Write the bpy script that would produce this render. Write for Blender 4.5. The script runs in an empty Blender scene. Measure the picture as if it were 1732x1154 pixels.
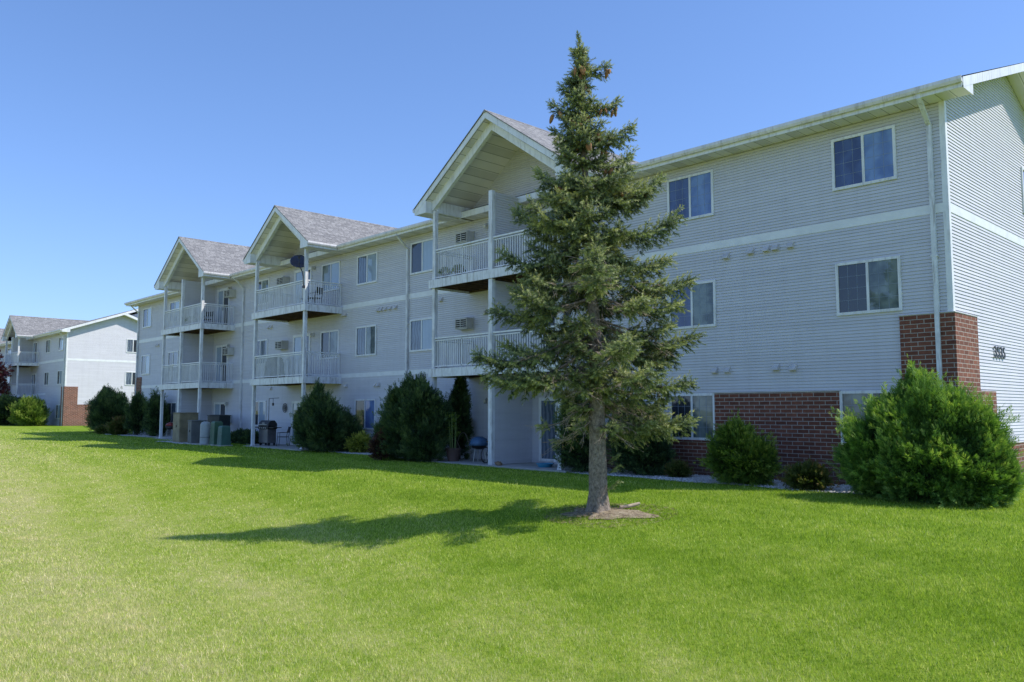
import bpy, math, random
import numpy as np
from mathutils import Vector, Matrix, noise as mnoise

random.seed(7)
RNG = np.random.default_rng(11)
S = bpy.context.scene
COL = S.collection
R = math.radians

# ------------------------------------------------------------------ helpers
class MB:
    """collects polygons that become ONE mesh object"""
    def __init__(self):
        self.v = []; self.f = []
    def poly(self, pts):
        i = len(self.v); self.v += [tuple(p) for p in pts]; self.f.append(tuple(range(i, i + len(pts)))); return self
    def box(self, x0, x1, y0, y1, z0, z1):
        if x0 > x1: x0, x1 = x1, x0
        if y0 > y1: y0, y1 = y1, y0
        if z0 > z1: z0, z1 = z1, z0
        i = len(self.v)
        self.v += [(x0,y0,z0),(x1,y0,z0),(x1,y1,z0),(x0,y1,z0),(x0,y0,z1),(x1,y0,z1),(x1,y1,z1),(x0,y1,z1)]
        self.f += [tuple(i+k for k in q) for q in ((3,2,1,0),(4,5,6,7),(0,1,5,4),(1,2,6,5),(2,3,7,6),(3,0,4,7))]
        return self
    def prism(self, base, ext):
        """closed prism: base polygon (list of points) extruded by vector ext"""
        n = len(base); i = len(self.v); e = Vector(ext)
        self.v += [tuple(p) for p in base] + [tuple(Vector(p) + e) for p in base]
        self.f.append(tuple(i + k for k in range(n))[::-1]); self.f.append(tuple(i + n + k for k in range(n)))
        for k in range(n):
            m = (k + 1) % n; self.f.append((i+k, i+m, i+n+m, i+n+k))
        return self
    def tube(self, pts, rad, seg=8, cap=True):
        pts = [Vector(p) for p in pts]
        if not isinstance(rad, (list, tuple)): rad = [rad] * len(pts)
        i0 = len(self.v); ref = None
        for k, p in enumerate(pts):
            d = (pts[min(k+1, len(pts)-1)] - pts[max(k-1, 0)]).normalized()
            if ref is None:
                ref = Vector((0,0,1)) if abs(d.z) < .9 else Vector((1,0,0))
            a = d.cross(ref).normalized(); b = d.cross(a).normalized(); ref = b.cross(d) if b.cross(d).length > 0 else ref
            ref = a.cross(d).normalized()
            for s in range(seg):
                t = 2*math.pi*s/seg
                self.v.append(tuple(p + (a*math.cos(t) + b*math.sin(t))*rad[k]))
        for k in range(len(pts)-1):
            for s in range(seg):
                q = (s+1) % seg
                self.f.append((i0+k*seg+s, i0+k*seg+q, i0+(k+1)*seg+q, i0+(k+1)*seg+s))
        if cap:
            self.f.append(tuple(i0+s for s in range(seg))[::-1])
            self.f.append(tuple(i0+(len(pts)-1)*seg+s for s in range(seg)))
        return self
    def lathe(self, prof, c=(0,0,0), seg=20):
        i0 = len(self.v)
        for r, z in prof:
            for s in range(seg):
                t = 2*math.pi*s/seg
                self.v.append((c[0]+r*math.cos(t), c[1]+r*math.sin(t), c[2]+z))
        for k in range(len(prof)-1):
            for s in range(seg):
                q = (s+1) % seg
                self.f.append((i0+k*seg+s, i0+k*seg+q, i0+(k+1)*seg+q, i0+(k+1)*seg+s))
        self.f.append(tuple(i0+s for s in range(seg))[::-1])
        self.f.append(tuple(i0+(len(prof)-1)*seg+s for s in range(seg)))
        return self
    def build(self, name, mat, parent=None, smooth=False, bevel=0):
        me = bpy.data.meshes.new(name); me.from_pydata(self.v, [], self.f); me.update()
        me.materials.append(mat)
        if smooth: me.polygons.foreach_set('use_smooth', [True]*len(me.polygons))
        o = bpy.data.objects.new(name, me); COL.objects.link(o)
        if parent: o.parent = parent
        if bevel:
            m = o.modifiers.new('bevel', 'BEVEL'); m.width = bevel; m.segments = 2; m.limit_method = 'ANGLE'
        return o

def np_mesh(name, V, F, mat, parent=None, rnd=None, smooth=False):
    V = np.ascontiguousarray(V, dtype=np.float32); F = np.ascontiguousarray(F, dtype=np.int32)
    me = bpy.data.meshes.new(name); k = F.shape[1]
    me.vertices.add(len(V)); me.vertices.foreach_set('co', V.ravel())
    me.loops.add(F.size); me.loops.foreach_set('vertex_index', F.ravel())
    me.polygons.add(len(F)); me.polygons.foreach_set('loop_start', np.arange(0, F.size, k, dtype=np.int32))
    try: me.polygons.foreach_set('loop_total', np.full(len(F), k, dtype=np.int32))
    except Exception: pass
    if rnd is not None:
        a = me.attributes.new('rnd', 'FLOAT', 'POINT'); a.data.foreach_set('value', np.ascontiguousarray(rnd, dtype=np.float32))
    me.update(calc_edges=True); me.validate()
    if smooth: me.polygons.foreach_set('use_smooth', [True]*len(me.polygons))
    me.materials.append(mat)
    o = bpy.data.objects.new(name, me); COL.objects.link(o)
    if parent: o.parent = parent
    return o

def thing(name, label, cat, loc=(0,0,0), rz=0, group=None):
    o = bpy.data.objects.new(name, None); COL.objects.link(o)
    o.location = loc; o.rotation_euler = (0,0,rz); o.empty_display_size = .2
    return tag(o, label, cat, group)
def tag(o, label=None, cat=None, group=None, kind=None):
    if label: o['label'] = label
    if cat: o['category'] = cat
    if group: o['group'] = group
    if kind: o['kind'] = kind
    return o
def copy_tree(o, parent=None):
    c = o.copy(); COL.objects.link(c); c.parent = parent
    for ch in list(o.children): copy_tree(ch, c)
    return c

def sstep(t):
    t = np.clip(t, 0, 1); return t*t*(3-2*t)
def G(x, y):
    """height of the lawn"""
    rise = .17*np.clip((-18-x)/32, 0, 1) + .19*np.clip((-58-x)/24, 0, 1)
    drop = -.76*sstep((-6-y)/9)*sstep((x+32)/14)
    return rise + drop
def Gf(x, y): return float(G(np.float64(x), np.float64(y)))

# ------------------------------------------------------------------ materials
def nt(name):
    m = bpy.data.materials.new(name); m.use_nodes = True
    t = m.node_tree; b = t.nodes['Principled BSDF']
    return m, t, b
def N(t, typ, **k):
    n = t.nodes.new(typ)
    for a, v in k.items():
        if a.startswith('i_'): n.inputs[a[2:].replace('_', ' ')].default_value = v
        else: setattr(n, a, v)
    return n
def L(t, a, b): t.links.new(a, b)
def ramp(t, fac, stops):
    r = N(t, 'ShaderNodeValToRGB'); e = r.color_ramp.elements
    while len(e) < len(stops): e.new(.5)
    for k, (p, c) in enumerate(stops):
        e[k].position = p; e[k].color = (*c, 1)
    L(t, fac, r.inputs[0]); return r.outputs[0]
def objco(t): return N(t, 'ShaderNodeTexCoord').outputs['Object']
def noise(t, co, scale, detail=4, rough=.55):
    n = N(t, 'ShaderNodeTexNoise'); n.inputs['Scale'].default_value = scale
    n.inputs['Detail'].default_value = detail; n.inputs['Roughness'].default_value = rough
    L(t, co, n.inputs['Vector']); return n.outputs['Fac']
def math_(t, op, a, b=None):
    n = N(t, 'ShaderNodeMath', operation=op)
    for k, x in enumerate((a, b)):
        if x is None: continue
        if isinstance(x, (int, float)): n.inputs[k].default_value = x
        else: L(t, x, n.inputs[k])
    return n.outputs[0]
def mixc(t, fac, a, b, mode='MIX'):
    n = N(t, 'ShaderNodeMix', data_type='RGBA', blend_type=mode)
    for k, x in ((0, fac), (6, a), (7, b)):
        if isinstance(x, (int, float)): n.inputs[k].default_value = x
        elif isinstance(x, tuple): n.inputs[k].default_value = (*x, 1)
        else: L(t, x, n.inputs[k])
    return n.outputs[2]
def bump(t, b, h, strength, dist=.01):
    n = N(t, 'ShaderNodeBump'); n.inputs['Strength'].default_value = strength; n.inputs['Distance'].default_value = dist
    L(t, h, n.inputs['Height']); L(t, n.outputs[0], b.inputs['Normal'])

def plain(name, c, rough=.5, metal=0, var=.18, scale=3.0, bmp=0, stain=0):
    """painted / moulded surface with soft uneven tone"""
    m, t, b = nt(name); co = objco(t); f = noise(t, co, scale, 5)
    lo = tuple(x*(1-var) for x in c); hi = tuple(min(1, x*(1+var*.6)) for x in c)
    c_ = ramp(t, f, [(.3, lo), (.7, hi)])
    if stain:
        ms = N(t, 'ShaderNodeMapping'); ms.inputs['Scale'].default_value = (6, 6, .7); L(t, co, ms.inputs['Vector'])
        c_ = mixc(t, stain, c_, ramp(t, noise(t, ms.outputs[0], 1.6, 6, .7), [(.34,(.42,.38,.33)),(.50,(1,1,1))]), 'MULTIPLY')
    L(t, c_, b.inputs['Base Color'])
    b.inputs['Roughness'].default_value = rough; b.inputs['Metallic'].default_value = metal
    if bmp: bump(t, b, noise(t, co, scale*12, 3), bmp)
    return m

def m_siding():
    m, t, b = nt('vinyl_siding'); co = objco(t)
    mp = N(t, 'ShaderNodeMapping'); mp.inputs['Scale'].default_value = (.5, .5, 2.5); L(t, co, mp.inputs['Vector'])
    f = noise(t, mp.outputs[0], 1.6, 6, .6)
    base = ramp(t, f, [(.25, (.60,.595,.63)), (.75, (.66,.655,.688))])
    # each course a shade of its own
    sp = N(t, 'ShaderNodeSeparateXYZ'); L(t, co, sp.inputs[0])
    w = N(t, 'ShaderNodeTexWhiteNoise', noise_dimensions='2D')
    row = math_(t, 'FLOOR', math_(t, 'DIVIDE', sp.outputs[2], .0815))
    seg = math_(t, 'FLOOR', math_(t, 'DIVIDE', math_(t, 'ADD', math_(t,'ADD', sp.outputs[0], sp.outputs[1]), math_(t, 'MULTIPLY', row, 1.37)), 3.66))
    cx = N(t, 'ShaderNodeCombineXYZ'); L(t, row, cx.inputs[0]); L(t, seg, cx.inputs[1]); L(t, cx.outputs[0], w.inputs['Vector'])
    v = math_(t, 'ADD', math_(t, 'MULTIPLY', w.outputs['Value'], .07), .95)
    ms = N(t, 'ShaderNodeMapping'); ms.inputs['Scale'].default_value = (1.7, 1.7, .10); L(t, co, ms.inputs['Vector'])
    base = mixc(t, .22, base, ramp(t, noise(t, ms.outputs[0], 2.2, 5, .65), [(.30,(.74,.73,.70)),(.52,(1,1,1))]), 'MULTIPLY')
    hs = N(t, 'ShaderNodeHueSaturation'); L(t, base, hs.inputs['Color']); L(t, v, hs.inputs['Value'])
    L(t, hs.outputs[0], b.inputs['Base Color']); b.inputs['Roughness'].default_value = .55
    bump(t, b, noise(t, co, 14, 3), .12, .004)
    return m

def uv_switch(t):
    """object-space (u along the surface, z) picked from the face direction"""
    tc = N(t, 'ShaderNodeTexCoord'); sp = N(t, 'ShaderNodeSeparateXYZ'); L(t, tc.outputs['Object'], sp.inputs[0])
    sn = N(t, 'ShaderNodeSeparateXYZ'); L(t, tc.outputs['Normal'], sn.inputs[0])
    g = math_(t, 'GREATER_THAN', math_(t, 'ABSOLUTE', sn.outputs[0]), math_(t, 'ABSOLUTE', sn.outputs[1]))
    mx = N(t, 'ShaderNodeMix', data_type='FLOAT'); L(t, g, mx.inputs[0]); L(t, sp.outputs[0], mx.inputs[2]); L(t, sp.outputs[1], mx.inputs[3])
    return tc, mx.outputs[0], sp.outputs[2]

def m_brick():
    m, t, b = nt('brick'); tc, u, z = uv_switch(t)
    cx = N(t, 'ShaderNodeCombineXYZ'); L(t, u, cx.inputs[0]); L(t, z, cx.inputs[1])
    br = N(t, 'ShaderNodeTexBrick'); L(t, cx.outputs[0], br.inputs['Vector'])
    for k, v in dict(Scale=1, i=0).items():
        if k in br.inputs: br.inputs[k].default_value = v
    br.inputs['Color1'].default_value = (.165,.056,.034,1); br.inputs['Color2'].default_value = (.275,.10,.060,1)
    br.inputs['Mortar'].default_value = (.45,.39,.34,1)
    br.inputs['Mortar Size'].default_value = .0095; br.inputs['Brick Width'].default_value = .305
    br.inputs['Row Height'].default_value = .1045; br.offset = .5
    f = noise(t, tc.outputs['Object'], 9, 6, .7)
    c = mixc(t, .7, br.outputs['Color'], ramp(t, f, [(.25,(.42,.40,.40)),(.75,(1.12,1.1,1.08))]), 'MULTIPLY')
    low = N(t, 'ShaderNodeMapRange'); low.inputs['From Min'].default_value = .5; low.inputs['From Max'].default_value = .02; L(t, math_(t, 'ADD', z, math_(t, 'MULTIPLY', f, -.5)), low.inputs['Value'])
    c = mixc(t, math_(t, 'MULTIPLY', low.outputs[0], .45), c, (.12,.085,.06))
    L(t, c, b.inputs['Base Color']); b.inputs['Roughness'].default_value = .9
    h = math_(t, 'SUBTRACT', math_(t, 'MULTIPLY', noise(t, tc.outputs['Object'], 60, 4), .35), br.outputs['Fac'])
    bump(t, b, h, .6, .006)
    return m

def m_shingle():
    m, t, b = nt('asphalt_shingle'); tc, u, z = uv_switch(t)
    # on a slope the horizontal run is the other axis: swap u
    sp = N(t, 'ShaderNodeSeparateXYZ'); L(t, tc.outputs['Object'], sp.inputs[0])
    sn = N(t, 'ShaderNodeSeparateXYZ'); L(t, tc.outputs['Normal'], sn.inputs[0])
    g = math_(t, 'GREATER_THAN', math_(t, 'ABSOLUTE', sn.outputs[0]), math_(t, 'ABSOLUTE', sn.outputs[1]))
    v = N(t, 'ShaderNodeMix', data_type='FLOAT'); L(t, g, v.inputs[0])
    L(t, math_(t, 'MULTIPLY', z, 2.92), v.inputs[2]); L(t, math_(t, 'MULTIPLY', z, 1.76), v.inputs[3])
    cx = N(t, 'ShaderNodeCombineXYZ'); L(t, u, cx.inputs[0]); L(t, v.outputs[0], cx.inputs[1])
    br = N(t, 'ShaderNodeTexBrick'); L(t, cx.outputs[0], br.inputs['Vector']); br.inputs['Scale'].default_value = 1
    br.inputs['Color1'].default_value = (.215,.215,.217,1); br.inputs['Color2'].default_value = (.36,.358,.352,1)
    br.inputs['Mortar'].default_value = (.10,.10,.10,1); br.inputs['Mortar Size'].default_value = .012
    br.inputs['Mortar Smooth'].default_value = .4; br.inputs['Brick Width'].default_value = .30; br.inputs['Row Height'].default_value = .145
    br.offset = .37; br.squash = .7; br.squash_frequency = 3
    f = noise(t, tc.outputs['Object'], 5, 8, .75)
    c = mixc(t, .7, br.outputs['Color'], ramp(t, f, [(.3,(.55,.53,.52)),(.7,(1,1,1))]), 'MULTIPLY')
    L(t, c, b.inputs['Base Color']); b.inputs['Roughness'].default_value = .95
    h = math_(t, 'SUBTRACT', math_(t, 'MULTIPLY', noise(t, tc.outputs['Object'], 90, 3), .5), br.outputs['Fac'])
    bump(t, b, h, .7, .008)
    return m

def m_soffit():
    m, t, b = nt('soffit_panel'); co = objco(t); sp = N(t, 'ShaderNodeSeparateXYZ'); L(t, co, sp.inputs[0])
    fr = math_(t, 'FRACT', math_(t, 'DIVIDE', sp.outputs[0], .305))
    g = math_(t, 'LESS_THAN', fr, .07); vent = math_(t, 'LESS_THAN', math_(t, 'FRACT', math_(t, 'DIVIDE', sp.outputs[0], .915)), .30)
    c = mixc(t, math_(t, 'MULTIPLY', vent, .38), (.82,.785,.80), (.44,.425,.43))
    c = mixc(t, math_(t, 'MULTIPLY', g, .7), c, (.22,.22,.2))
    f = noise(t, co, 1.3, 4)
    c = mixc(t, .35, c, ramp(t, f, [(.3,(.75,.75,.7)),(.7,(1,1,1))]), 'MULTIPLY')
    L(t, c, b.inputs['Base Color']); b.inputs['Roughness'].default_value = .5
    bump(t, b, math_(t, 'SUBTRACT', 1.0, g), .5, .01)
    return m

def m_glass(name, lo, hi, stripes=0, drape=0):
    """window pane: what hangs behind it, or a painted-in reflection tint, under a reflecting front"""
    m, t, b = nt(name); co = objco(t); sp = N(t, 'ShaderNodeSeparateXYZ'); L(t, co, sp.inputs[0])
    u = math_(t, 'ADD', sp.outputs[0], sp.outputs[1])
    f = noise(t, co, .9, 3)
    if stripes:
        w = math_(t, 'FRACT', math_(t, 'MULTIPLY', u, stripes)); f = math_(t, 'ADD', math_(t, 'MULTIPLY', w, .5), math_(t, 'MULTIPLY', f, .5))
    if drape:
        w = math_(t, 'SINE', math_(t, 'ADD', math_(t, 'MULTIPLY', u, drape), math_(t, 'MULTIPLY', noise(t, co, 2.2, 2), 9))); f = math_(t, 'ADD', math_(t, 'MULTIPLY', w, .22), f)
    L(t, ramp(t, f, [(.25, lo), (.75, hi)]), b.inputs['Base Color'])
    b.inputs['Roughness'].default_value = .5; b.inputs['Specular IOR Level'].default_value = .2
    b.inputs['Coat Weight'].default_value = 1; b.inputs['Coat Roughness'].default_value = .015; b.inputs['Coat IOR'].default_value = 1.62
    n = N(t, 'ShaderNodeBump'); n.inputs['Strength'].default_value = .05; n.inputs['Distance'].default_value = .02
    L(t, noise(t, co, 1.7, 1), n.inputs['Height']); L(t, n.outputs[0], b.inputs['Coat Normal'])
    return m

def m_leaf(name, stops, trans=.3, rough=.6):
    m, t, b = nt(name); a = N(t, 'ShaderNodeAttribute', attribute_name='rnd')
    c = ramp(t, a.outputs['Fac'], stops)
    co = objco(t); f = noise(t, co, 1.6, 3)
    c = mixc(t, .6, c, ramp(t, f, [(.3,(.6,.62,.6)),(.7,(1.15,1.12,1.0))]), 'MULTIPLY')
    L(t, c, b.inputs['Base Color']); b.inputs['Roughness'].default_value = rough; b.inputs['Specular IOR Level'].default_value = .3
    tr = N(t, 'ShaderNodeBsdfTranslucent'); L(t, mixc(t, 1, c, (1.25,1.3,.5), 'MULTIPLY'), tr.inputs['Color'])
    mx = N(t, 'ShaderNodeMixShader'); mx.inputs[0].default_value = trans
    L(t, b.outputs[0], mx.inputs[1]); L(t, tr.outputs[0], mx.inputs[2])
    L(t, mx.outputs[0], t.nodes['Material Output'].inputs[0])
    return m

def lawn_patches(t):
    """0 = lush, 1 = dry; world-position patches shared by the soil sheet and the blades"""
    g = N(t, 'ShaderNodeNewGeometry').outputs['Position']
    sp = N(t, 'ShaderNodeSeparateXYZ'); L(t, g, sp.inputs[0])
    a = noise(t, g, .22, 5, .6); b_ = noise(t, g, 1.3, 4, .6)
    # dry foreground: distance along the lawn toward the street and to the left
    d = math_(t, 'MULTIPLY', math_(t, 'ADD', math_(t, 'ADD', sp.outputs[1], 12.6), math_(t, 'MULTIPLY', sp.outputs[0], .13)), -.085)
    # mowing passes: broad arcs parallel to the facade
    wv = N(t, 'ShaderNodeTexNoise'); wv.inputs['Scale'].default_value = .05; L(t, g, wv.inputs['Vector'])
    s = math_(t, 'SINE', math_(t, 'ADD', math_(t, 'ADD', math_(t, 'MULTIPLY', sp.outputs[1], 3.1), math_(t, 'MULTIPLY', sp.outputs[0], .35)), math_(t, 'MULTIPLY', wv.outputs['Fac'], 11)))
    f = math_(t, 'ADD', math_(t, 'MULTIPLY', a, .46), math_(t, 'MULTIPLY', b_, .66))
    f = math_(t, 'ADD', f, math_(t, 'MULTIPLY', s, .06))
    f = math_(t, 'ADD', f, math_(t, 'MULTIPLY', math_(t, 'SUBTRACT', noise(t, g, 6.5, 4, .7), .5), .85))
    dcl = N(t, 'ShaderNodeClamp'); L(t, d, dcl.inputs[0]); dcl.inputs[1].default_value = -.15; dcl.inputs[2].default_value = .50
    return math_(t, 'SUBTRACT', math_(t, 'ADD', f, dcl.outputs[0]), .185)

def m_lawn():
    m, t, b = nt('lawn_ground'); p = lawn_patches(t)
    g = N(t, 'ShaderNodeNewGeometry').outputs['Position']
    c = ramp(t, p, [(.12,(0.187,0.303,0.019)), (.45,(0.275,0.369,0.040)), (.8,(0.407,0.440,0.121)), (1,(0.484,0.462,0.198))])
    f = noise(t, g, 28, 6, .75)
    c = mixc(t, .75, c, ramp(t, f, [(.25,(.30,.34,.24)),(.5,(.72,.74,.68)),(.75,(1.1,1.08,1.0))]), 'MULTIPLY')
    L(t, c, b.inputs['Base Color']); b.inputs['Roughness'].default_value = .95; b.inputs['Specular IOR Level'].default_value = .1
    bump(t, b, noise(t, g, 40, 5, .7), .8, .03)
    return m
def m_blades():
    m, t, b = nt('grass_blades'); p = lawn_patches(t)
    a = N(t, 'ShaderNodeAttribute', attribute_name='rnd')
    q = math_(t, 'ADD', math_(t, 'MULTIPLY', p, .60), math_(t, 'MULTIPLY', a.outputs['Fac'], .56))
    c = ramp(t, q, [(.10,(.135,.225,.016)), (.42,(.335,.475,.042)), (.64,(.52,.60,.15)), (.8,(.72,.68,.34)), (1,(.80,.70,.48))])
    g = N(t, 'ShaderNodeNewGeometry').outputs['Position']
    c = mixc(t, .85, c, ramp(t, noise(t, g, 15, 4, .7), [(.30,(.50,.58,.50)),(.5,(.98,.98,.95)),(.70,(1.42,1.32,1.45))]), 'MULTIPLY')
    c = mixc(t, .6, c, ramp(t, noise(t, g, 3.2, 4, .65), [(.32,(.72,.80,.70)),(.68,(1.22,1.16,1.25))]), 'MULTIPLY')
    L(t, c, b.inputs['Base Color']); b.inputs['Roughness'].default_value = .5; b.inputs['Specular IOR Level'].default_value = .25
    tr = N(t, 'ShaderNodeBsdfTranslucent'); L(t, mixc(t, 1, c, (1.2,1.25,.6), 'MULTIPLY'), tr.inputs['Color'])
    mx = N(t, 'ShaderNodeMixShader'); mx.inputs[0].default_value = .42
    L(t, b.outputs[0], mx.inputs[1]); L(t, tr.outputs[0], mx.inputs[2]); L(t, mx.outputs[0], t.nodes['Material Output'].inputs[0])
    return m
def m_bark():
    m, t, b = nt('spruce_bark'); co = objco(t)
    mp = N(t, 'ShaderNodeMapping'); mp.inputs['Scale'].default_value = (1, 1, .75); L(t, co, mp.inputs['Vector'])
    f = noise(t, mp.outputs[0], 22, 8, .75); k = noise(t, co, 13, 3, .5)
    c = ramp(t, f, [(.28,(.085,.064,.048)), (.5,(.25,.20,.155)), (.75,(.46,.38,.31))])
    c = mixc(t, ramp(t, k, [(.52,(0,0,0)),(.72,(.72,.72,.72))]), c, (.055,.042,.033))
    L(t, c, b.inputs['Base Color']); b.inputs['Roughness'].default_value = .95
    bump(t, b, math_(t, 'ADD', f, math_(t, 'MULTIPLY', k, .4)), .9, .03)
    return m
def m_dirt():
    m, t, b = nt('dry_soil'); co = objco(t); f = noise(t, co, 7, 8, .75); g = noise(t, co, 60, 4, .7)
    c = ramp(t, f, [(.3,(.13,.09,.06)), (.5,(.36,.28,.18)), (.7,(.58,.49,.34))])
    c = mixc(t, .5, c, ramp(t, g, [(.3,(.45,.45,.45)),(.7,(1.2,1.2,1.2))]), 'MULTIPLY')
    L(t, c, b.inputs['Base Color']); b.inputs['Roughness'].default_value = 1
    bump(t, b, math_(t, 'ADD', f, g), .8, .03); return m

SID = m_siding(); BRICK = m_brick(); SHING = m_shingle(); SOFF = m_soffit()
WHITE = plain('white_trim', (.80,.81,.82), .45, var=.10, scale=2.2, stain=.4)
BAND = plain('white_band', (.80,.81,.82), .5, var=.08)
POST = plain('painted_post', (.76,.77,.79), .5, var=.14, stain=.7, scale=4)
GUT = plain('gutter_paint', (.77,.745,.75), .4, var=.12, stain=.5)
WOOD = plain('deck_joists', (.105,.062,.036), .85, var=.5, scale=5)
DECK = plain('deck_boards', (.30,.27,.24), .85, var=.3)
CONC = plain('concrete', (.42,.40,.37), .9, var=.25, scale=2, bmp=.3)
BLACK = plain('black_metal', (.022,.022,.025), .4, var=.3)
DARKIN = plain('dark_opening', (.018,.02,.022), .7)
ACW = plain('cream_metal', (.56,.55,.50), .45, var=.15)
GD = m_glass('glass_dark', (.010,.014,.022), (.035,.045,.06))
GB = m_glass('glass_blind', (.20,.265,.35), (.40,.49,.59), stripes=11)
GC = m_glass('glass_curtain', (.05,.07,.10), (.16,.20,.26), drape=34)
GM = m_glass('glass_blind_painted_sky', (.085,.15,.35), (.17,.27,.50), drape=9)  # pale blind, with the blue of reflected sky painted into its colour
GN = m_glass('glass_painted_sky', (.020,.038,.12), (.05,.085,.21), drape=12)  # dark pane, reflected sky painted in as navy base colour
GG = m_glass('glass_painted_trees', (.05,.075,.078), (.19,.235,.225), drape=7)  # reflected trees painted in as a green base tint

# ------------------------------------------------------------------ apartment building
CO = .0815   # siding course
def siding(mb, span, z0, z1, plane, proud=.021):
    """lapped courses. span(z) -> (a, b) along the wall; plane(a, out, z) -> xyz"""
    n = int(math.ceil((z1 - z0)/CO))
    for k in range(n):
        za = z0 + k*CO; zb = min(z1, za + CO)
        a0, b0 = span(za); a1, b1 = span(zb)
        if b0 - a0 < .02: continue
        if b1 - a1 < .0: a1 = b1 = (a1 + b1)/2
        zg = zb - .004; t_ = (zg-za)/(zb-za); ag = a0+(a1-a0)*t_; bg = b0+(b1-b0)*t_
        mb.poly([plane(a0, proud, za), plane(b0, proud, za), plane(bg, .004, zg), plane(ag, .004, zg)])
        # dark slot under the next lap
        mb.poly([plane(ag, .004, zg), plane(bg, .004, zg), plane(bg, -.016, zg), plane(ag, -.016, zg)])
        mb.poly([plane(ag, -.016, zg), plane(bg, -.016, zg), plane(b1, -.016, zb), plane(a1, -.016, zb)])
        if k: mb.poly([plane(a0, -.016, za), plane(b0, -.016, za), plane(b0, proud, za), plane(a0, proud, za)])
def front(u, o, z): return (u, -o, z)

def boxP(mb, plane, u0, u1, o0, o1, z0, z1):
    p = [plane(u, o, z) for z in (z0, z1) for o in (o0, o1) for u in (u0, u1)]
    xs, ys, zs = zip(*p); mb.box(min(xs), max(xs), min(ys), max(ys), min(zs), max(zs))

def window(root, plane, u0, u1, z0, z1, lk, rk, grid=False, flip=False):
    f = MB(); w = .04
    boxP(f, plane, u0-.03, u1+.03, .0, .055, z1-w, z1+.03); boxP(f, plane, u0-.03, u1+.03, .0, .062, z0-.03, z0+w)
    boxP(f, plane, u0-.03, u0+w, .0, .053, z0+w, z1-w); boxP(f, plane, u1-w, u1+.03, .0, .053, z0+w, z1-w)
    um = (u0+u1)/2; boxP(f, plane, um-.032, um+.032, .0, .050, z0+w, z1-w)
    win = f.build('window', WHITE, root)
    for k, (a, b, mt) in enumerate(((u0+w, um-.032, lk), (um+.032, u1-w, rk))):
        o_ = .024 if k == 0 else .032
        MB().poly([plane(a, o_, z0+w), plane(b, o_, z0+w), plane(b, o_, z1-w), plane(a, o_, z1-w)]).build('pane', mt, win)
    if grid:
        g = MB()
        for a, b, o_ in ((u0+w, um-.032, .0245), (um+.032, u1-w, .0325)):
            for k in (1, 2): boxP(g, plane, a+(b-a)*k/3-.0036, a+(b-a)*k/3+.0036, o_, o_+.004, z0+w, z1-w)
            for k in (1, 2, 3): boxP(g, plane, a, b, o_+.001, o_+.005, z0+w+(z1-z0-2*w)*k/4-.0036, z0+w+(z1-z0-2*w)*k/4+.0036)
        g.build('grille', GRID, win)
    return win
GRID = plain('grille_bar', (.27,.33,.42), .5)

def patio_door(root, plane, u0, u1, z0, z1, lk=None, rk=None):
    f = MB(); w = .075
    boxP(f, plane, u0-.04, u1+.04, 0, .06, z1-w, z1+.04); boxP(f, plane, u0-.04, u0+w, 0, .058, z0, z1-w); boxP(f, plane, u1-w, u1+.04, 0, .058, z0, z1-w)
    boxP(f, plane, u0+w, u1-w, 0, .062, z0, z0+.09); um = (u0+u1)/2; boxP(f, plane, um-.045, um+.045, 0, .05, z0+.09, z1-w)
    d = f.build('patio_door', WHITE, root)
    for a, b, mt in ((u0+w, um-.045, lk or GB), (um+.045, u1-w, rk or GD)):
        MB().poly([plane(a, .03, z0+.09), plane(b, .03, z0+.09), plane(b, .03, z1-w), plane(a, .03, z1-w)]).build('pane', mt, d)
    h = MB(); boxP(h, plane, um-.015, um+.015, .05, .085, z0+.95, z0+1.2); h.build('handle', BLACK, d)

def air_con(root, u, z):
    c = MB().box(u-.34, u+.34, -.36, .0, z-.21, z+.21).box(u-.37, u+.37, -.06, -.02, z-.24, z+.24).build('air_conditioner', ACW, root, bevel=.012)
    g = MB().box(u-.30, u+.30, -.368, -.362, z-.17, z+.17); g.build('condenser_opening', DARKIN, c)
    s = MB()
    for k in range(5): s.box(u-.31, u+.31, -.388, -.369, z-.16+k*.077, z-.138+k*.077)
    s.box(u-.012, u+.012, -.392, -.3695, z-.17, z+.17)
    s.build('louver', ACW, c)

def vent(root, u, z):
    m = MB().box(u-.10, u+.10, -.035, 0, z-.10, z+.10)
    m.poly([(u-.085,-.035,z+.08),(u-.085,-.135,z-.04),(u+.085,-.135,z-.04),(u+.085,-.035,z+.08)])
    m.poly([(u-.085,-.035,z+.08),(u-.085,-.035,z-.07),(u-.085,-.135,z-.07),(u-.085,-.135,z-.04)])
    m.poly([(u+.085,-.035,z+.08),(u+.085,-.135,z-.04),(u+.085,-.135,z-.07),(u+.085,-.035,z-.07)])
    m.poly([(u-.085,-.135,z-.07),(u+.085,-.135,z-.07),(u+.085,-.135,z-.04),(u-.085,-.135,z-.04)])
    m.build('vent_hood', VENT, root)
VENT = plain('vent_plastic', (.60,.58,.575), .5)
LAMPG = plain('lamp_glass', (.62,.60,.52), .3)
def wall_lamp(root, u, z):
    l = MB().box(u-.07, u+.07, -.045, 0, z-.10, z+.10).tube([(u,-.04,z+.04),(u,-.12,z+.07),(u,-.16,z+.02)], .018, 6).build('wall_lamp', ACW, root)
    MB().lathe([(.035,-.14),(.06,-.10),(.065,-.02),(.03,.02)], (u,-.16,z+.02), 10).build('lamp_shade', LAMPG, l, smooth=True)

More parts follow.
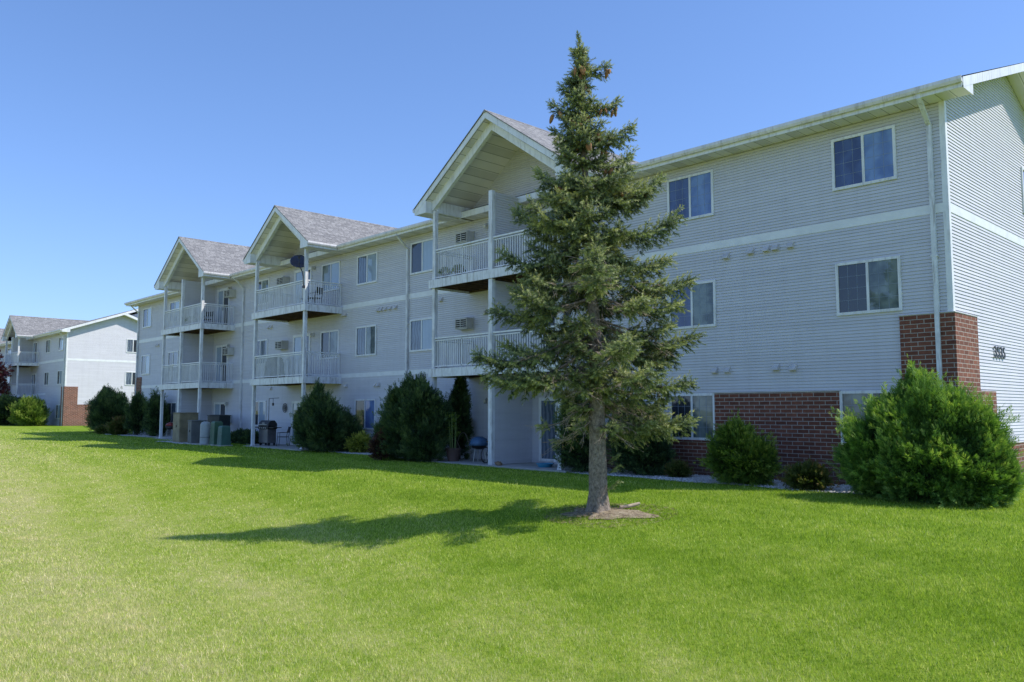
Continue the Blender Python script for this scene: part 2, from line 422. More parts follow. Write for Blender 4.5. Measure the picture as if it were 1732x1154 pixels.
def downspout(root, x, ztop=9.14, zbot=.12, y0=-.68, side=1):
    m = MB(); w = .05
    m.box(x-w, x+w, -.115, -.02, zbot, ztop-.62)
    a = (x, -.0675, ztop-.62); b = (x, y0, ztop-.02)
    m.prism([(x-w,-.115,ztop-.62),(x+w,-.115,ztop-.62),(x+w,-.02,ztop-.62),(x-w,-.02,ztop-.62)], (-.0*side, y0+.115, .5))
    m.box(x-w, x+w, y0+.0, y0+.095, ztop-.1205, ztop)
    for z in (2.2, 5.4): m.box(x-w-.03, x+w+.03, -.118, -.0195, z, z+.04)
    m.prism([(x-w,-.118,zbot-.001),(x+w,-.118,zbot-.001),(x+w,-.119,zbot+.10),(x-w,-.119,zbot+.10)], (0,-.22,-.07))
    m.build('downspout', POST, root)

EZ = 9.27       # roof edge
SZ = 9.05       # level soffit
MS = .364       # main roof slope
GS = .69        # balcony gable slope
FLOOR = (0, 3.32, 6.54)
ROWZ = {1: (1.03, 2.30), 2: (4.25, 5.52), 3: (7.45, 8.73)}

def gable_bay(root, c, hw, pl, pr, divider, zg, detail=True):
    """balcony tower: posts, two decks, gable roof. c centre, hw half width of roof, pl/pr post positions"""
    yf = -2.2; zr = EZ + GS*hw; yb = -.66 + (zr-EZ)/MS
    r = MB()
    for s in (-1, 1):
        r.poly([(c+s*(hw+.04), yf-.03, EZ+.02-GS*.04), (c, yf-.03, zr+.02), (c, yb, zr+.02), (c+s*(hw+.04), -.66, EZ+.02-GS*.04)][::s])
        r.poly([(c+s*(hw+.04), yf-.03, EZ-.015-GS*.04), (c, yf-.03, zr-.015), (c, yf-.03, zr+.02), (c+s*(hw+.04), yf-.03, EZ+.02-GS*.04)])
    # ridge cap
    r.prism([(c-.14, yf-.035, zr+.026-GS*.14), (c, yf-.035, zr+.034), (c+.14, yf-.035, zr+.026-GS*.14)], (0, yb-yf, 0))
    roof = r.build('gable_roof', SHING, root)
    # rake boards
    f = MB()
    for s in (-1, 1):
        f.prism([(c+s*hw, yf, EZ-.01), (c, yf, zr-.02), (c, yf, zr-.26), (c+s*(hw-.02), yf, EZ-.23)], (0, .035, 0))
        # boxed return: its front face is the triangle between slope and level soffit
        f.prism([(c+s*hw, yf+.008, EZ-.02), (c+s*(hw-.66), yf+.008, EZ+.66*GS-.24), (c+s*(hw-.66), yf+.008, SZ-.03), (c+s*hw, yf+.008, SZ-.03)], (0, .025, 0))
        f.box(c+s*(hw-.005), c+s*(hw-.03), yf+.04, -.70, SZ-.02, EZ-.02)
        f.box(c+s*(hw-.66), c+s*(hw-.63), yf+.036, -.02, SZ-.02, EZ+.66*GS-.26)
    f.build('fascia', WHITE, roof)
    for s in (-1, 1):
        g = MB(); xo = c+s*(hw+.10); xi = c+s*hw
        g.prism([(xi, yf-.02, SZ+.08), (c+s*(hw+.07), yf-.02, SZ+.08), (xo, yf-.02, SZ+.14), (xo, yf-.02, EZ-.005), (xi, yf-.02, EZ-.005)], (0, 1.50, 0))
        g.build('gutter', GUT, roof)
    # ceiling: vaulted, plus level strips beside the posts
    k = MB(); inn = hw-.66
    for s in (-1, 1):
        k.poly([(c+s*inn, yf+.04, EZ+.66*GS-.27), (c, yf+.04, zr-.27), (c, -.0, zr-.27), (c+s*inn, -.0, EZ+.66*GS-.27)])
        k.poly([(c+s*hw, yf+.04, SZ-.005), (c+s*inn, yf+.04, SZ-.005), (c+s*inn, -.02, SZ-.005), (c+s*hw, -.02, SZ-.005)])
    k.build('soffit', SOFF, roof)
    # beam along the post line following the slope, and the two level side beams
    b = MB()
    for s in (-1, 1):
        b.prism([(c+s*inn, -1.90, EZ+.66*GS-.27), (c, -1.90, zr-.275), (c, -1.90, zr-.60), (c+s*inn, -1.90, EZ+.66*GS-.62)], (0, .14, 0))
        px = pl if s < 0 else pr
        b.box(px-.06, px+.06, -1.76, -.015, SZ+.0, EZ+.66*GS-.25)
    b.build('beam', WHITE, roof)
    # gable wall above the eave
    w = MB(); siding(w, lambda z: (c-(zr-.27-z)/GS, c+(zr-.27-z)/GS), SZ+.0002, zr-.28, lambda u, o, z: front(u, o+.004, z))
    w.build('gable_wall', SID, root)
    # posts
    for px in (pl, pr):
        p = MB().box(px-.07, px+.07, -1.90, -1.76, zg-.1, SZ+.05)
        p.box(px-.085, px+.085, -1.915, -1.745, zg-.1, zg+.12)
        p.build('post', POST, root)
    mid = (pl+pr)/2
    if divider:
        for a, z in zip((zg, FLOOR[1], FLOOR[2]), (3.02, 6.20, 9.22)):
            d = MB()
            siding(d, lambda q: (-1.80, -.0), a, z, lambda u, o, q: (mid+.05+o, u, q))
            siding(d, lambda q: (-1.80, -.0), a, z, lambda u, o, q: (mid-.05-o, u, q))
            d.poly([(mid-.05,-1.8,z),(mid+.05,-1.8,z),(mid+.05,0,z),(mid-.05,0,z)])
            dv = d.build('divider_wall', SID, root)
            MB().box(mid-.09, mid+.09, -1.93, -1.78, a-.05, z+.04).build('end_trim', POST, dv)
    # decks with railings
    for zf in FLOOR[1:]:
        dk = MB().box(pl-.16, pr+.16, -1.93, -.02, zf-.04, zf).build('balcony', DECK, root)
        fa = MB().box(pl-.2, pr+.2, -1.965, -1.93, zf-.29, zf+.012)
        fa.box(pl-.2, pl-.165, -1.93, -.02, zf-.29, zf+.012).box(pr+.165, pr+.2, -1.93, -.02, zf-.29, zf+.012)
        fa.build('fascia', POST, dk)
        j = MB(); n = int((pr-pl)/.4)
        for i in range(n+1):
            x = pl + (pr-pl)*i/n; j.box(x-.02, x+.02, -1.925, -.02, zf-.24, zf-.042)
        j.box(pl-.15, pr+.15, -.07, -.018, zf-.26, zf-.045); j.box(pl-.15, pr+.15, -1.92, -1.86, zf-.275, zf-.05)
        j.build('joists', WOOD, dk)
        ra = MB(); zt = zf+1.13
        def run(p, q, horiz):
            n = max(2, int(round((q-p)/.115)))
            if horiz:
                ra.box(p, q, -1.875, -1.785, zt-.05, zt); ra.box(p, q, -1.85, -1.81, zt-.13, zt-.095); ra.box(p, q, -1.85, -1.81, zf+.07, zf+.11)
                for i in range(1, n):
                    x = p+(q-p)*i/n; ra.box(x-.0125, x+.0125, -1.8425, -1.8175, zf+.11, zt-.13)
                    if abs(i-n//2) == 0: ra.box(x-.02, x+.02, -1.85, -1.81, zf+.012, zt-.05)
            else:
                pass
        if divider: run(pl+.07, mid-.09, True); run(mid+.09, pr-.07, True)
        else: run(pl+.07, pr-.07, True)
        for px in (pl, pr):
            ra.box(px-.045, px+.045, -1.76, -.02, zt-.05, zt); ra.box(px-.02, px+.02, -1.76, -.02, zt-.13, zt-.095); ra.box(px-.02, px+.02, -1.76, -.02, zf+.07, zf+.11)
            for i in range(1, 15):
                y = -1.76 + 1.74*i/15; ra.box(px-.0125, px+.0125, y-.0125, y+.0125, zf+.11, zt-.13)
            ra.box(px-.025, px+.025, -.07, -.02, zf, zt-.05)
        ra.build('railing', WHITE, dk)

def apartment(name, label, loc, rz, length, bays, gz=lambda x: 0.0, wingdepth=10.28):
    """local frame: right front corner at x=0, facade along -x at y=0, end wall along +y"""
    root = thing(name, label, 'apartment building', loc, rz, 'grey-sided apartment buildings')
    Lw = -length; D = 19.0; zb = -.25; ap = wingdepth/2; zap = SZ + .23 + MS*ap
    # walls
    w = MB(); siding(w, lambda z: (Lw, 0), zb, SZ, front); w.build('front_wall', SID, root)
    e = MB(); ew = lambda u, o, z: (o, u, z)
    siding(e, lambda z: (0, wingdepth) if z < SZ+.23 else ((z-SZ-.23)/MS, wingdepth-(z-SZ-.23)/MS), zb, zap, ew)
    e.build('end_wall', SID, root)
    x2 = -2.2; e2 = MB(); siding(e2, lambda z: (wingdepth, D) if z < SZ else (max(wingdepth, wingdepth), max(wingdepth, D-(z-SZ)/MS)), zb, SZ+3.1, lambda u, o, z: (x2+o, u, z))
    e2.poly([(x2, wingdepth, zb), (0, wingdepth, zb), (0, wingdepth, SZ), (x2, wingdepth, SZ)])
    siding(e2, lambda z: ((z-SZ)/MS, D-(z-SZ)/MS), SZ, SZ+MS*D/2, lambda u, o, z: (x2-.05+o, u, z))
    e2.build('end_wall', SID, root)
    b = MB(); b.poly([(Lw,0,zb),(Lw,D,zb),(Lw,D,SZ),(Lw,D/2,SZ+MS*D/2),(Lw,0,SZ)]).poly([(Lw,D,zb),(x2,D,zb),(x2,D,SZ),(Lw,D,SZ)])
    b.build('rear_wall', SID, root)
    # corner trims
    MB().box(-.10, .028, -.028, .0, 4.05, SZ).box(.0, .028, .0, .10, 4.05, SZ).build('corner_trim', WHITE, root)
    MB().box(Lw-.028, Lw+.10, -.028, .0, 4.02, SZ).build('corner_trim', WHITE, root)
    # bands (broken at the balcony decks where the ledger sits)
    t = MB().box(Lw+.1, -.1, -.024, -.0, 6.43, 6.645).box(.0, .024, .1, wingdepth, 6.43, 6.645); t.build('trim_band', BAND, root)
    t = MB().box(Lw+.1, bays[0][3]+3.1, -.024, -.0, 3.30, 3.49); t.build('trim_band', BAND, root)
    # main roof: front slope, back slope, wing
    oh = .63; rx = oh
    r = MB(); ry = D/2; zr = EZ + MS*(ry+.66)
    r.poly([(Lw-oh,-.66,EZ+.012), (rx,-.66,EZ+.012), (rx,ap,EZ+.012+MS*(ap+.66)), (x2+oh,ap,EZ+.012+MS*(ap+.66)), (x2+oh,ry,zr+.012), (Lw-oh,ry,zr+.012)])
    r.poly([(Lw-oh,ry,zr+.012), (x2+oh,ry,zr+.012), (x2+oh,D+.66,EZ), (Lw-oh,D+.66,EZ)])
    r.poly([(x2-8,ap,EZ+.012+MS*(ap+.66)), (rx,ap,EZ+.012+MS*(ap+.66)), (rx,wingdepth+.6,EZ), (x2-8,wingdepth+.6,EZ)])
    roof = r.build('roof', SHING, root)
    # vent pipe
    # rake boards and soffit of the wing and the main gable
    f = MB(); zt = EZ+MS*(ap+.66)
    def rake(x, ya, yb, za, zb_, th=.03):
        f.prism([(x, ya, za), (x, yb, zb_), (x, yb, zb_-.23), (x, ya, za-.23)], (-th, 0, 0))
    rake(rx, -.62, ap, EZ, zt); rake(rx, wingdepth+.6, ap, EZ-.01, zt)
    rake(x2+oh, ap, ry, zt, zr); rake(x2+oh, D+.66, ry, EZ, zr)
    f.prism([(rx-.004, -.62, SZ-.02), (rx-.004, .06, SZ-.02), (rx-.004, .06, EZ+MS*.68-.2), (rx-.004, -.62, EZ-.2)], (-.024, 0, 0))
    f.box(Lw-oh, rx-.03, -.655, -.62, SZ-.015, EZ-.005)
    f.prism([(Lw-oh, -.62, EZ), (Lw-oh, ry, zr), (Lw-oh, ry, zr-.23), (Lw-oh, -.62, EZ-.23)], (.03,0,0))
    f.build('fascia', WHITE, roof)
    s = MB(); s.poly([(Lw-oh+.03,-.62,SZ),(rx-.03,-.62,SZ),(rx-.03,.0,SZ),(Lw-oh+.03,.0,SZ)])
    so = EZ-.23+.012
    s.poly([(0.0,.06,so+MS*.72),(rx-.03,.06,so+MS*.72),(rx-.03,ap,so+MS*(ap+.66)),(0.0,ap,so+MS*(ap+.66))])
    s.poly([(0.0,wingdepth+.6,so),(rx-.03,wingdepth+.6,so),(rx-.03,ap,so+MS*(ap+.66)),(0.0,ap,so+MS*(ap+.66))])
    s.build('soffit', SOFF, roof)
    # gutter broken at the gables
    edges = [rx] + [q for bx in bays for q in (bx[0]+bx[1]+.10, bx[0]-bx[1]-.10)] + [Lw-oh]
    for k in range(0, len(edges), 2):
        g = MB(); a, b2 = edges[k+1], edges[k]
        g.prism([(a,-.66,SZ+.08),(a,-.735,SZ+.08),(a,-.765,SZ+.14),(a,-.765,EZ-.003),(a,-.745,EZ-.003),(a,-.745,SZ+.15),(a,-.66,SZ+.15)], (b2-a,0,0))
        g.build('gutter', GUT, roof)
    for bx in bays: gable_bay(root, *bx, gz(bx[0]))
    return root

X0 = -6.35
lx = lambda x: x - X0
main = apartment('apartment_building', 'long three-storey grey-sided apartment building with three balcony gables, behind the spruce', (X0, 0, 0), 0, 52.25,
    [(lx(-19.95), 3.9, lx(-23.06), lx(-16.87), True), (lx(-34.72), 3.08, lx(-37.10), lx(-32.36), False), (lx(-46.12), 3.5, lx(-48.80), lx(-43.48), True)],
    gz=lambda x: Gf(x+X0, -1.8)-.02)
def W(xa, xb, row, lk, rk, grid=False): window(main, front, lx(xa), lx(xb), *ROWZ[row], lk, rk, grid)
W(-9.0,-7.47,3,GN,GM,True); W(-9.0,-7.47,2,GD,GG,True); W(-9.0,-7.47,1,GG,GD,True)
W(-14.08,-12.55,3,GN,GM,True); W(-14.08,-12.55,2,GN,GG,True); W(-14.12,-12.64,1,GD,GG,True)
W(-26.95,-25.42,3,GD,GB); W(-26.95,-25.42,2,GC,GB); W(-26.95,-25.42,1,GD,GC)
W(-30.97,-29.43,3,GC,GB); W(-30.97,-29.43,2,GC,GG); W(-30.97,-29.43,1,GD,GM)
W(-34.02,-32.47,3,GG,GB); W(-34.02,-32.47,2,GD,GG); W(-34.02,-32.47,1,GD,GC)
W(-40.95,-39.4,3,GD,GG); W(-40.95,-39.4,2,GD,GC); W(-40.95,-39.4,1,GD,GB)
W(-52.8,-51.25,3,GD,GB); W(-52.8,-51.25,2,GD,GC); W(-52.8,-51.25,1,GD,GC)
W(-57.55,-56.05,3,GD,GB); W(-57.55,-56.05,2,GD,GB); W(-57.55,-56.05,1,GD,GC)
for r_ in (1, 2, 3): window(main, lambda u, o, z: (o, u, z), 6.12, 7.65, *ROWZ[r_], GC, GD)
for k, (zf, zt) in enumerate(((.12, 2.24), (3.35, 5.5), (6.57, 8.75))):
    patio_door(main, front, lx(-45.62), lx(-44.12), zf, zt); air_con(main, lx(-43.72), (1.34, 5.1, 8.36)[k])
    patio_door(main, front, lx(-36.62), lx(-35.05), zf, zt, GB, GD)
    if k: air_con(main, lx(-37.6), (0, 5.1, 8.36)[k]); air_con(main, lx(-23.35), (0, 5.1, 8.40)[k])
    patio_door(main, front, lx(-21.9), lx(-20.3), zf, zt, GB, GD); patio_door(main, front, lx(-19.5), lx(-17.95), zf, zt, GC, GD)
    for x in (-22.2, -34.75, -43.98): wall_lamp(main, lx(x), (2.2, 5.45, 8.72)[k])
for x, z in ((-12.15,6.17),(-11.39,6.2),(-10.92,6.2),(-10.65,6.2),(-10.22,6.2),(-12.6,2.97),(-12.2,2.97),(-10.73,2.98),(-10.25,2.96),
             (-29.3,6.18),(-29.05,6.18),(-28.75,6.18),(-28.4,6.18),(-28.0,6.18),(-31.75,2.95),(-29.45,2.93),(-29.2,2.93),(-24.95,6.2),(-31.9,6.2),(-32.1,6.2),
             (-54.9,6.1),(-54.6,6.1),(-39.3,6.16),(-39.0,6.16),(-38.9,2.96)):
    vent(main, lx(x), z)
downspout(main, lx(-6.66)); downspout(main, lx(-27.14)); downspout(main, lx(-42.26)); downspout(main, lx(-58.35))
# brick: corner pier, panel between the ground-floor windows, sills
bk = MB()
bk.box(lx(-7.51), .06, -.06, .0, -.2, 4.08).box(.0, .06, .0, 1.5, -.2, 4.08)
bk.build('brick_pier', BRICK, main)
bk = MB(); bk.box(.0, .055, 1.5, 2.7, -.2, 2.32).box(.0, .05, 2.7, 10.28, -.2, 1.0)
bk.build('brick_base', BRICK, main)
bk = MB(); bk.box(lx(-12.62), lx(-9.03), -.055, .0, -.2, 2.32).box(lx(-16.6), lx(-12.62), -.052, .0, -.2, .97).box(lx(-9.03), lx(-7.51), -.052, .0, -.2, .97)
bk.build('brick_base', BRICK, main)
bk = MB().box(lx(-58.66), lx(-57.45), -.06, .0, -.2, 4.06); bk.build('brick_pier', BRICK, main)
# rowlock sill under the windows
bk = MB().box(lx(-16.62), lx(-12.63), -.085, -.0, .972, 1.0).box(lx(-9.02), lx(-7.52), -.085, 0, .972, 1.0).build('brick_sill', BRICK, main)
# flashing on top of the brick
MB().box(lx(-12.64), lx(-9.01), -.075, 0, 2.322, 2.345).build('flashing', ACW, main)
MB().box(0,.068,2.71,10.28,1.002,1.02).build('flashing', ACW, main)
MB().box(lx(-7.53), .075, -.075, 0, 4.082, 4.10).box(0, .075, 0, 1.52, 4.082, 4.10).build('flashing', ACW, main)
# house number on the end wall
NUMG = plain('number_grey', (.075,.085,.10), .5)
def number(root, text, y, z, size, x=.05):
    cu = bpy.data.curves.new('house_number', 'FONT'); cu.body = text; cu.size = size; cu.extrude = .012; cu.space_character = 1.12
    o = bpy.data.objects.new('tmp_number', cu); COL.objects.link(o); bpy.context.view_layer.update()
    me = bpy.data.meshes.new_from_object(o.evaluated_get(bpy.context.evaluated_depsgraph_get())); bpy.data.objects.remove(o)
    me.name = 'house_number'; me.materials.clear(); me.materials.append(NUMG)
    # letters lie in xy: turn to stand in the yz plane facing +x
    me.transform(Matrix(((0,0,1,x),(1,0,0,y),(0,1,0,z),(0,0,0,1))))
    n = bpy.data.objects.new('house_number', me); COL.objects.link(n); n.parent = root
number(main, '3535', 2.72, 3.17, .42)
# meter cabinet and conduit on the wall beside the ground-floor patio
mc = MB().box(lx(-23.42), lx(-23.06), -.20, -.0, 1.02, 1.52).build('meter_box', ACW, main, bevel=.01)
MB().box(lx(-23.60), lx(-23.46), -.12, -.0, 1.08, 1.46).box(lx(-23.55), lx(-23.51), -.06, 0, .1, 1.08).build('conduit', POST, mc)

# ------------------------------------------------------------------ neighbour building
far = apartment('apartment_building', 'distant three-storey apartment building with a bright sunlit white end wall, far left', (-83.2, 2.1, 0), 0, 46.0,
    [(-12.1, 3.2, -14.7, -9.5, True), (-27.0, 3.0, -29.3, -24.7, False)], gz=lambda x: .34, wingdepth=9.6)
for r_ in (1, 2, 3):
    z0, z1 = ROWZ[r_]
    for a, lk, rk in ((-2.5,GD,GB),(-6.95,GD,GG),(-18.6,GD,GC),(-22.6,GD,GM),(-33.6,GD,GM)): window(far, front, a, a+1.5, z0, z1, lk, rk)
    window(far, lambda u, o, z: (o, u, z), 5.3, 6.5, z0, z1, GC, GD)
for zf, zt in ((.35, 2.4), (3.35, 5.5), (6.57, 8.75)):
    patio_door(far, front, -11.7, -10.2, zf, zt); patio_door(far, front, -14.1, -12.6, zf, zt); patio_door(far, front, -27.9, -26.4, zf, zt)
MB().box(-1.0, .06, -.06, 0, -.2, 4.0).box(0, .06, 0, 1.1, -.2, 4.0).build('brick_pier', BRICK, far)
MB().box(.0, .055, 1.1, 2.3, -.2, 2.33).box(.0, .05, 2.3, 9.6, -.2, 1.0).build('brick_base', BRICK, far)
downspout(far, -.32)

# ------------------------------------------------------------------ ground
def axis(parts):
    out = []
    for a, b, s in parts: out += list(np.arange(a, b, s))
    return np.array(sorted(set(np.round(out, 3))))
xs = axis([(-900,-200,100),(-200,-70,10),(-70,6,1.0),(6,60,6),(60,901,120)])
ys = axis([(-500,-60,80),(-60,-24,6),(-24,2,1.0),(2,50,8),(50,901,120)])
XX, YY = np.meshgrid(xs, ys); ZZ = G(XX, YY)
V = np.stack([XX, YY, ZZ], -1).reshape(-1, 3); nx, ny = len(xs), len(ys)
ii = (np.arange(ny-1)[:, None]*nx + np.arange(nx-1)[None]).ravel()
lawn = np_mesh('lawn', V, np.stack([ii, ii+1, ii+nx+1, ii+nx], -1), m_lawn(), smooth=True); tag(lawn, kind='structure')

# patios under the balconies
pats = [(-23.5,-16.4),(-37.5,-31.95),(-49.2,-43.1)]
for k, (a, b) in enumerate(pats):
    z = Gf((a+b)/2, -1)
    o = MB().box(a, b, -2.12, -.03, z-.12, z+.045).build('patio', CONC, bevel=.01); tag(o, kind='structure')
# gravel bed along the wall
GRAV = plain('gravel_stone', (.62,.60,.58), .9, var=.5, scale=14)
beds = [(-16.35,-7.0,-2.0),(-31.9,-23.6,-1.55),(-43.0,-37.6,-1.0),(-59.5,-49.3,-1.6),(-45.2,-40.2,-3.4)]
vs = []; fs = []; n0 = 0
OCT = np.array([(1,0,0),(-1,0,0),(0,1,0),(0,-1,0),(0,0,1),(0,0,-1)], float); OF = np.array([(0,2,4),(2,1,4),(1,3,4),(3,0,4),(2,0,5),(1,2,5),(3,1,5),(0,3,5)])
for a, b, yo in beds:
    y1 = -.06 if yo > -3 else -2.2
    n = int((b-a)*(y1-yo)*330)
    x = RNG.uniform(a, b, n); y = RNG.uniform(yo, y1, n) - .18*np.sin(x*1.9)*(RNG.random(n)); s = RNG.uniform(.016, .04, n)
    ang = RNG.uniform(0, 6.28, n); ca, sa = np.cos(ang), np.sin(ang)
    P = OCT[None]*s[:, None, None]*RNG.uniform(.6, 1.3, (n, 6, 3))
    P = np.stack([P[...,0]*ca[:,None]-P[...,1]*sa[:,None], P[...,0]*sa[:,None]+P[...,1]*ca[:,None], P[...,2]*.7], -1)
    P += np.stack([x, y, G(x, y)+.012], -1)[:, None]
    vs.append(P.reshape(-1, 3)); fs.append((OF[None] + (n0 + np.arange(n)*6)[:, None, None]).reshape(-1, 3)); n0 += n*6
    # sheet under the stones
    k = 30; xx = np.linspace(a, b, k); zo = G(xx, np.full(k, yo)) + .006
    top = np.stack([xx, np.full(k, y1), G(xx, np.full(k, y1))+.006], -1); bot = np.stack([xx, yo-.12*np.sin(xx*1.9), zo], -1)
    vs.append(np.concatenate([top, bot])); i = np.arange(k-1)
    q = np.stack([i, i+1, i+k+1, i+k], -1) + n0; fs.append(np.concatenate([q[:, [0,2,1]], q[:, [0,3,2]]])); n0 += 2*k
gr = np_mesh('gravel', np.concatenate(vs), np.concatenate(fs), GRAV); tag(gr, kind='stuff', label='pale crushed stone bed along the foot of the building', cat='gravel')

# bare soil round the trunk
TX, TY = -10.15, -8.02; TG = Gf(TX, TY)
DIRT = m_dirt()
cr = Vector((.691, .723)); cv = Vector((-.723, .691))       # along / across the picture plane, in plan
def soil_r(th): return .54 + .16*math.sin(th*2+1.0) + .10*math.sin(th*5+.4) + .07*math.sin(th*9)
nseg = 60; V = [(TX, TY, TG+.09)]; F = []
for ring, (fr, h) in enumerate(((.35,.065),(.7,.035),(1.0,.012))):
    for s in range(nseg):
        th = 2*math.pi*s/nseg; rr = soil_r(th)*fr*(1.0+ .45*max(0, math.cos(th-R(10))))
        x = TX + rr*math.cos(th); y = TY + rr*math.sin(th); V.append((x, y, Gf(x, y)+h+.012*mnoise.noise((x*5, y*5, 0))*(fr < 1)))
for s in range(nseg):
    q = (s+1) % nseg; F.append((0, 1+s, 1+q))
    for k in range(2): F.append((1+k*nseg+s, 1+(k+1)*nseg+s, 1+(k+1)*nseg+q, 1+k*nseg+q))
mb = MB(); mb.v = V; mb.f = F; tag(mb.build('bare_soil', DIRT, smooth=True), kind='structure')

n = 2600
th = RNG.uniform(0, 2*np.pi, n); rr = np.sqrt(RNG.random(n))*1.05*(1+.45*np.maximum(0, np.cos(th-R(10))))
x, y = TX+rr*np.cos(th), TY+rr*np.sin(th); z = G(x, y)+.012+.07*np.clip(1-rr/.9, 0, 1)+RNG.uniform(0, .012, n)
a = RNG.uniform(0, 6.28, n); l = RNG.uniform(.012, .05, n); w_ = RNG.uniform(.004, .012, n)
P = np.stack([np.stack([x-np.cos(a)*l, y-np.sin(a)*l, z], -1), np.stack([x+np.sin(a)*w_, y-np.cos(a)*w_, z+.006], -1), np.stack([x+np.cos(a)*l, y+np.sin(a)*l, z+.003], -1)], 1)
lit = np_mesh('needle_litter', P.reshape(-1, 3), np.arange(3*n).reshape(-1, 3), m_leaf('litter', [(0,(.05,.035,.02)),(.5,(.24,.17,.10)),(1,(.50,.40,.27))], .1), rnd=np.repeat(RNG.random(n), 3))
tag(lit, 'brown fallen needles and cone scales round the spruce trunk', 'litter', kind='stuff')

# grass blades
def blades():
    out = []
    for d0, d1, dens, hh, ww in ((4.6, 8.5, 4600, .050, .0052), (8.5, 13, 2600, .050, .0066), (13, 20, 1100, .050, .0095), (20, 34, 320, .050, .016), (34, 75, 60, .055, .034)):
        amin, amax = R(46.3-47), R(46.3+41)
        n = int(.5*(amax-amin)*(d1*d1-d0*d0)*dens)
        d = np.sqrt(RNG.uniform(d0*d0, d1*d1, n)); a = RNG.uniform(amin, amax, n)
        x = -np.sin(a)*d; y = -20 + np.cos(a)*d
        keep = (y < -1.35) | (x > X0+.3)
        for pa, pb in pats: keep &= ~((x > pa) & (x < pb) & (y > -2.14))
        keep &= ~((x > -45.2) & (x < -40.2) & (y > -3.4)); keep &= ~((x > -25.4) & (x < -23.0) & (y > -2.7))
        for a_, b_, yo in beds: keep &= ~((x > a_) & (x < b_) & (y > yo-.02))
        th = np.arctan2(y-TY, x-TX); rr = np.hypot(x-TX, y-TY)
        sr = (.54+.16*np.sin(th*2+1)+.10*np.sin(th*5+.4)+.07*np.sin(th*9))*(1+.45*np.maximum(0, np.cos(th-R(10))))
        keep &= (rr > sr*RNG.uniform(.55, 1.02, n)) | (RNG.random(n) < .05)
        x, y = x[keep], y[keep]; n = len(x)
        z = G(x, y); cl = .5+.5*np.sin(x*2.3+1.7*np.sin(y*1.9))*np.sin(y*2.6+1.3*np.sin(x*2.1)); h = hh*RNG.uniform(.5, 1.2, n)*(.8+.45*cl); w = ww*RNG.uniform(.7, 1.3, n)
        t = RNG.uniform(0, 2*np.pi, n); lean = RNG.uniform(.15, .95, n)*h; lt = RNG.uniform(0, 2*np.pi, n)
        dx, dy = np.cos(t)*w*.5, np.sin(t)*w*.5
        P = np.empty((n, 3, 3)); P[:,0] = np.stack([x-dx, y-dy, z-.004], -1); P[:,1] = np.stack([x+dx, y+dy, z-.004], -1)
        P[:,2] = np.stack([x+np.cos(lt)*lean, y+np.sin(lt)*lean, z+h], -1)
        r = np.repeat(RNG.random(n)[:, None], 3, 1); out.append((P, r))
    P = np.concatenate([o[0] for o in out]); r = np.concatenate([o[1] for o in out])
    return P.reshape(-1, 3), r.ravel()
BP, BR = blades()
gb = np_mesh('grass', BP, np.arange(len(BP)).reshape(-1, 3), m_blades(), rnd=BR)
tag(gb, 'short mown lawn grass with dry straw-coloured patches', 'grass', kind='stuff')

# ------------------------------------------------------------------ spruce
BARK = m_bark()
TWIG = plain('dead_twig', (.42,.33,.26), .9, var=.4, scale=9)
NEEDLE = m_leaf('spruce_needles', [(0,(0.037,0.062,0.044)), (.38,(0.127,0.176,0.097)), (.68,(0.297,0.352,0.160)), (1,(0.506,0.517,0.231))], .27, .5)
CONE = plain('spruce_cone', (.33,.165,.075), .8, var=.4, scale=30)
def shoots_mesh(P, D, Ln, rnd, nn=30, nl=.030, w=.0065):
    """bottle-brush shoots: nn needles round each axis"""
    n = len(P); D = D/np.linalg.norm(D, axis=1, keepdims=True)
    ref = np.where(np.abs(D[:, 2:3]) < .9, np.array([[0,0,1.]]), np.array([[1.,0,0]]))
    A = np.cross(D, ref); A /= np.linalg.norm(A, axis=1, keepdims=True); B = np.cross(D, A)
    s = (np.arange(nn)+.5)/nn; s = np.clip(s[None] + RNG.normal(0, .02, (n, nn)), 0, 1)
    th = RNG.uniform(0, 2*np.pi, (n, nn))
    rad = A[:, None]*np.cos(th)[..., None] + B[:, None]*np.sin(th)[..., None]
    base = P[:, None] + D[:, None]*(s*Ln[:, None])[..., None]
    fw = .45 + .55*s**3
    nd = D[:, None]*fw[..., None] + rad*(1.05-.55*s**4)[..., None]; nd /= np.linalg.norm(nd, axis=2, keepdims=True)
    side = np.cross(nd, rad + D[:, None]*.01); side /= (np.linalg.norm(side, axis=2, keepdims=True)+1e-9)
    l = nl*RNG.uniform(.75, 1.15, (n, nn))[..., None]
    V = np.stack([base - side*w*.5, base + side*w*.5, base + nd*l], 2)
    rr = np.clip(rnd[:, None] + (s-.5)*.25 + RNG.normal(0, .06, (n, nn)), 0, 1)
    return V.reshape(-1, 3), np.repeat(rr.ravel(), 3)

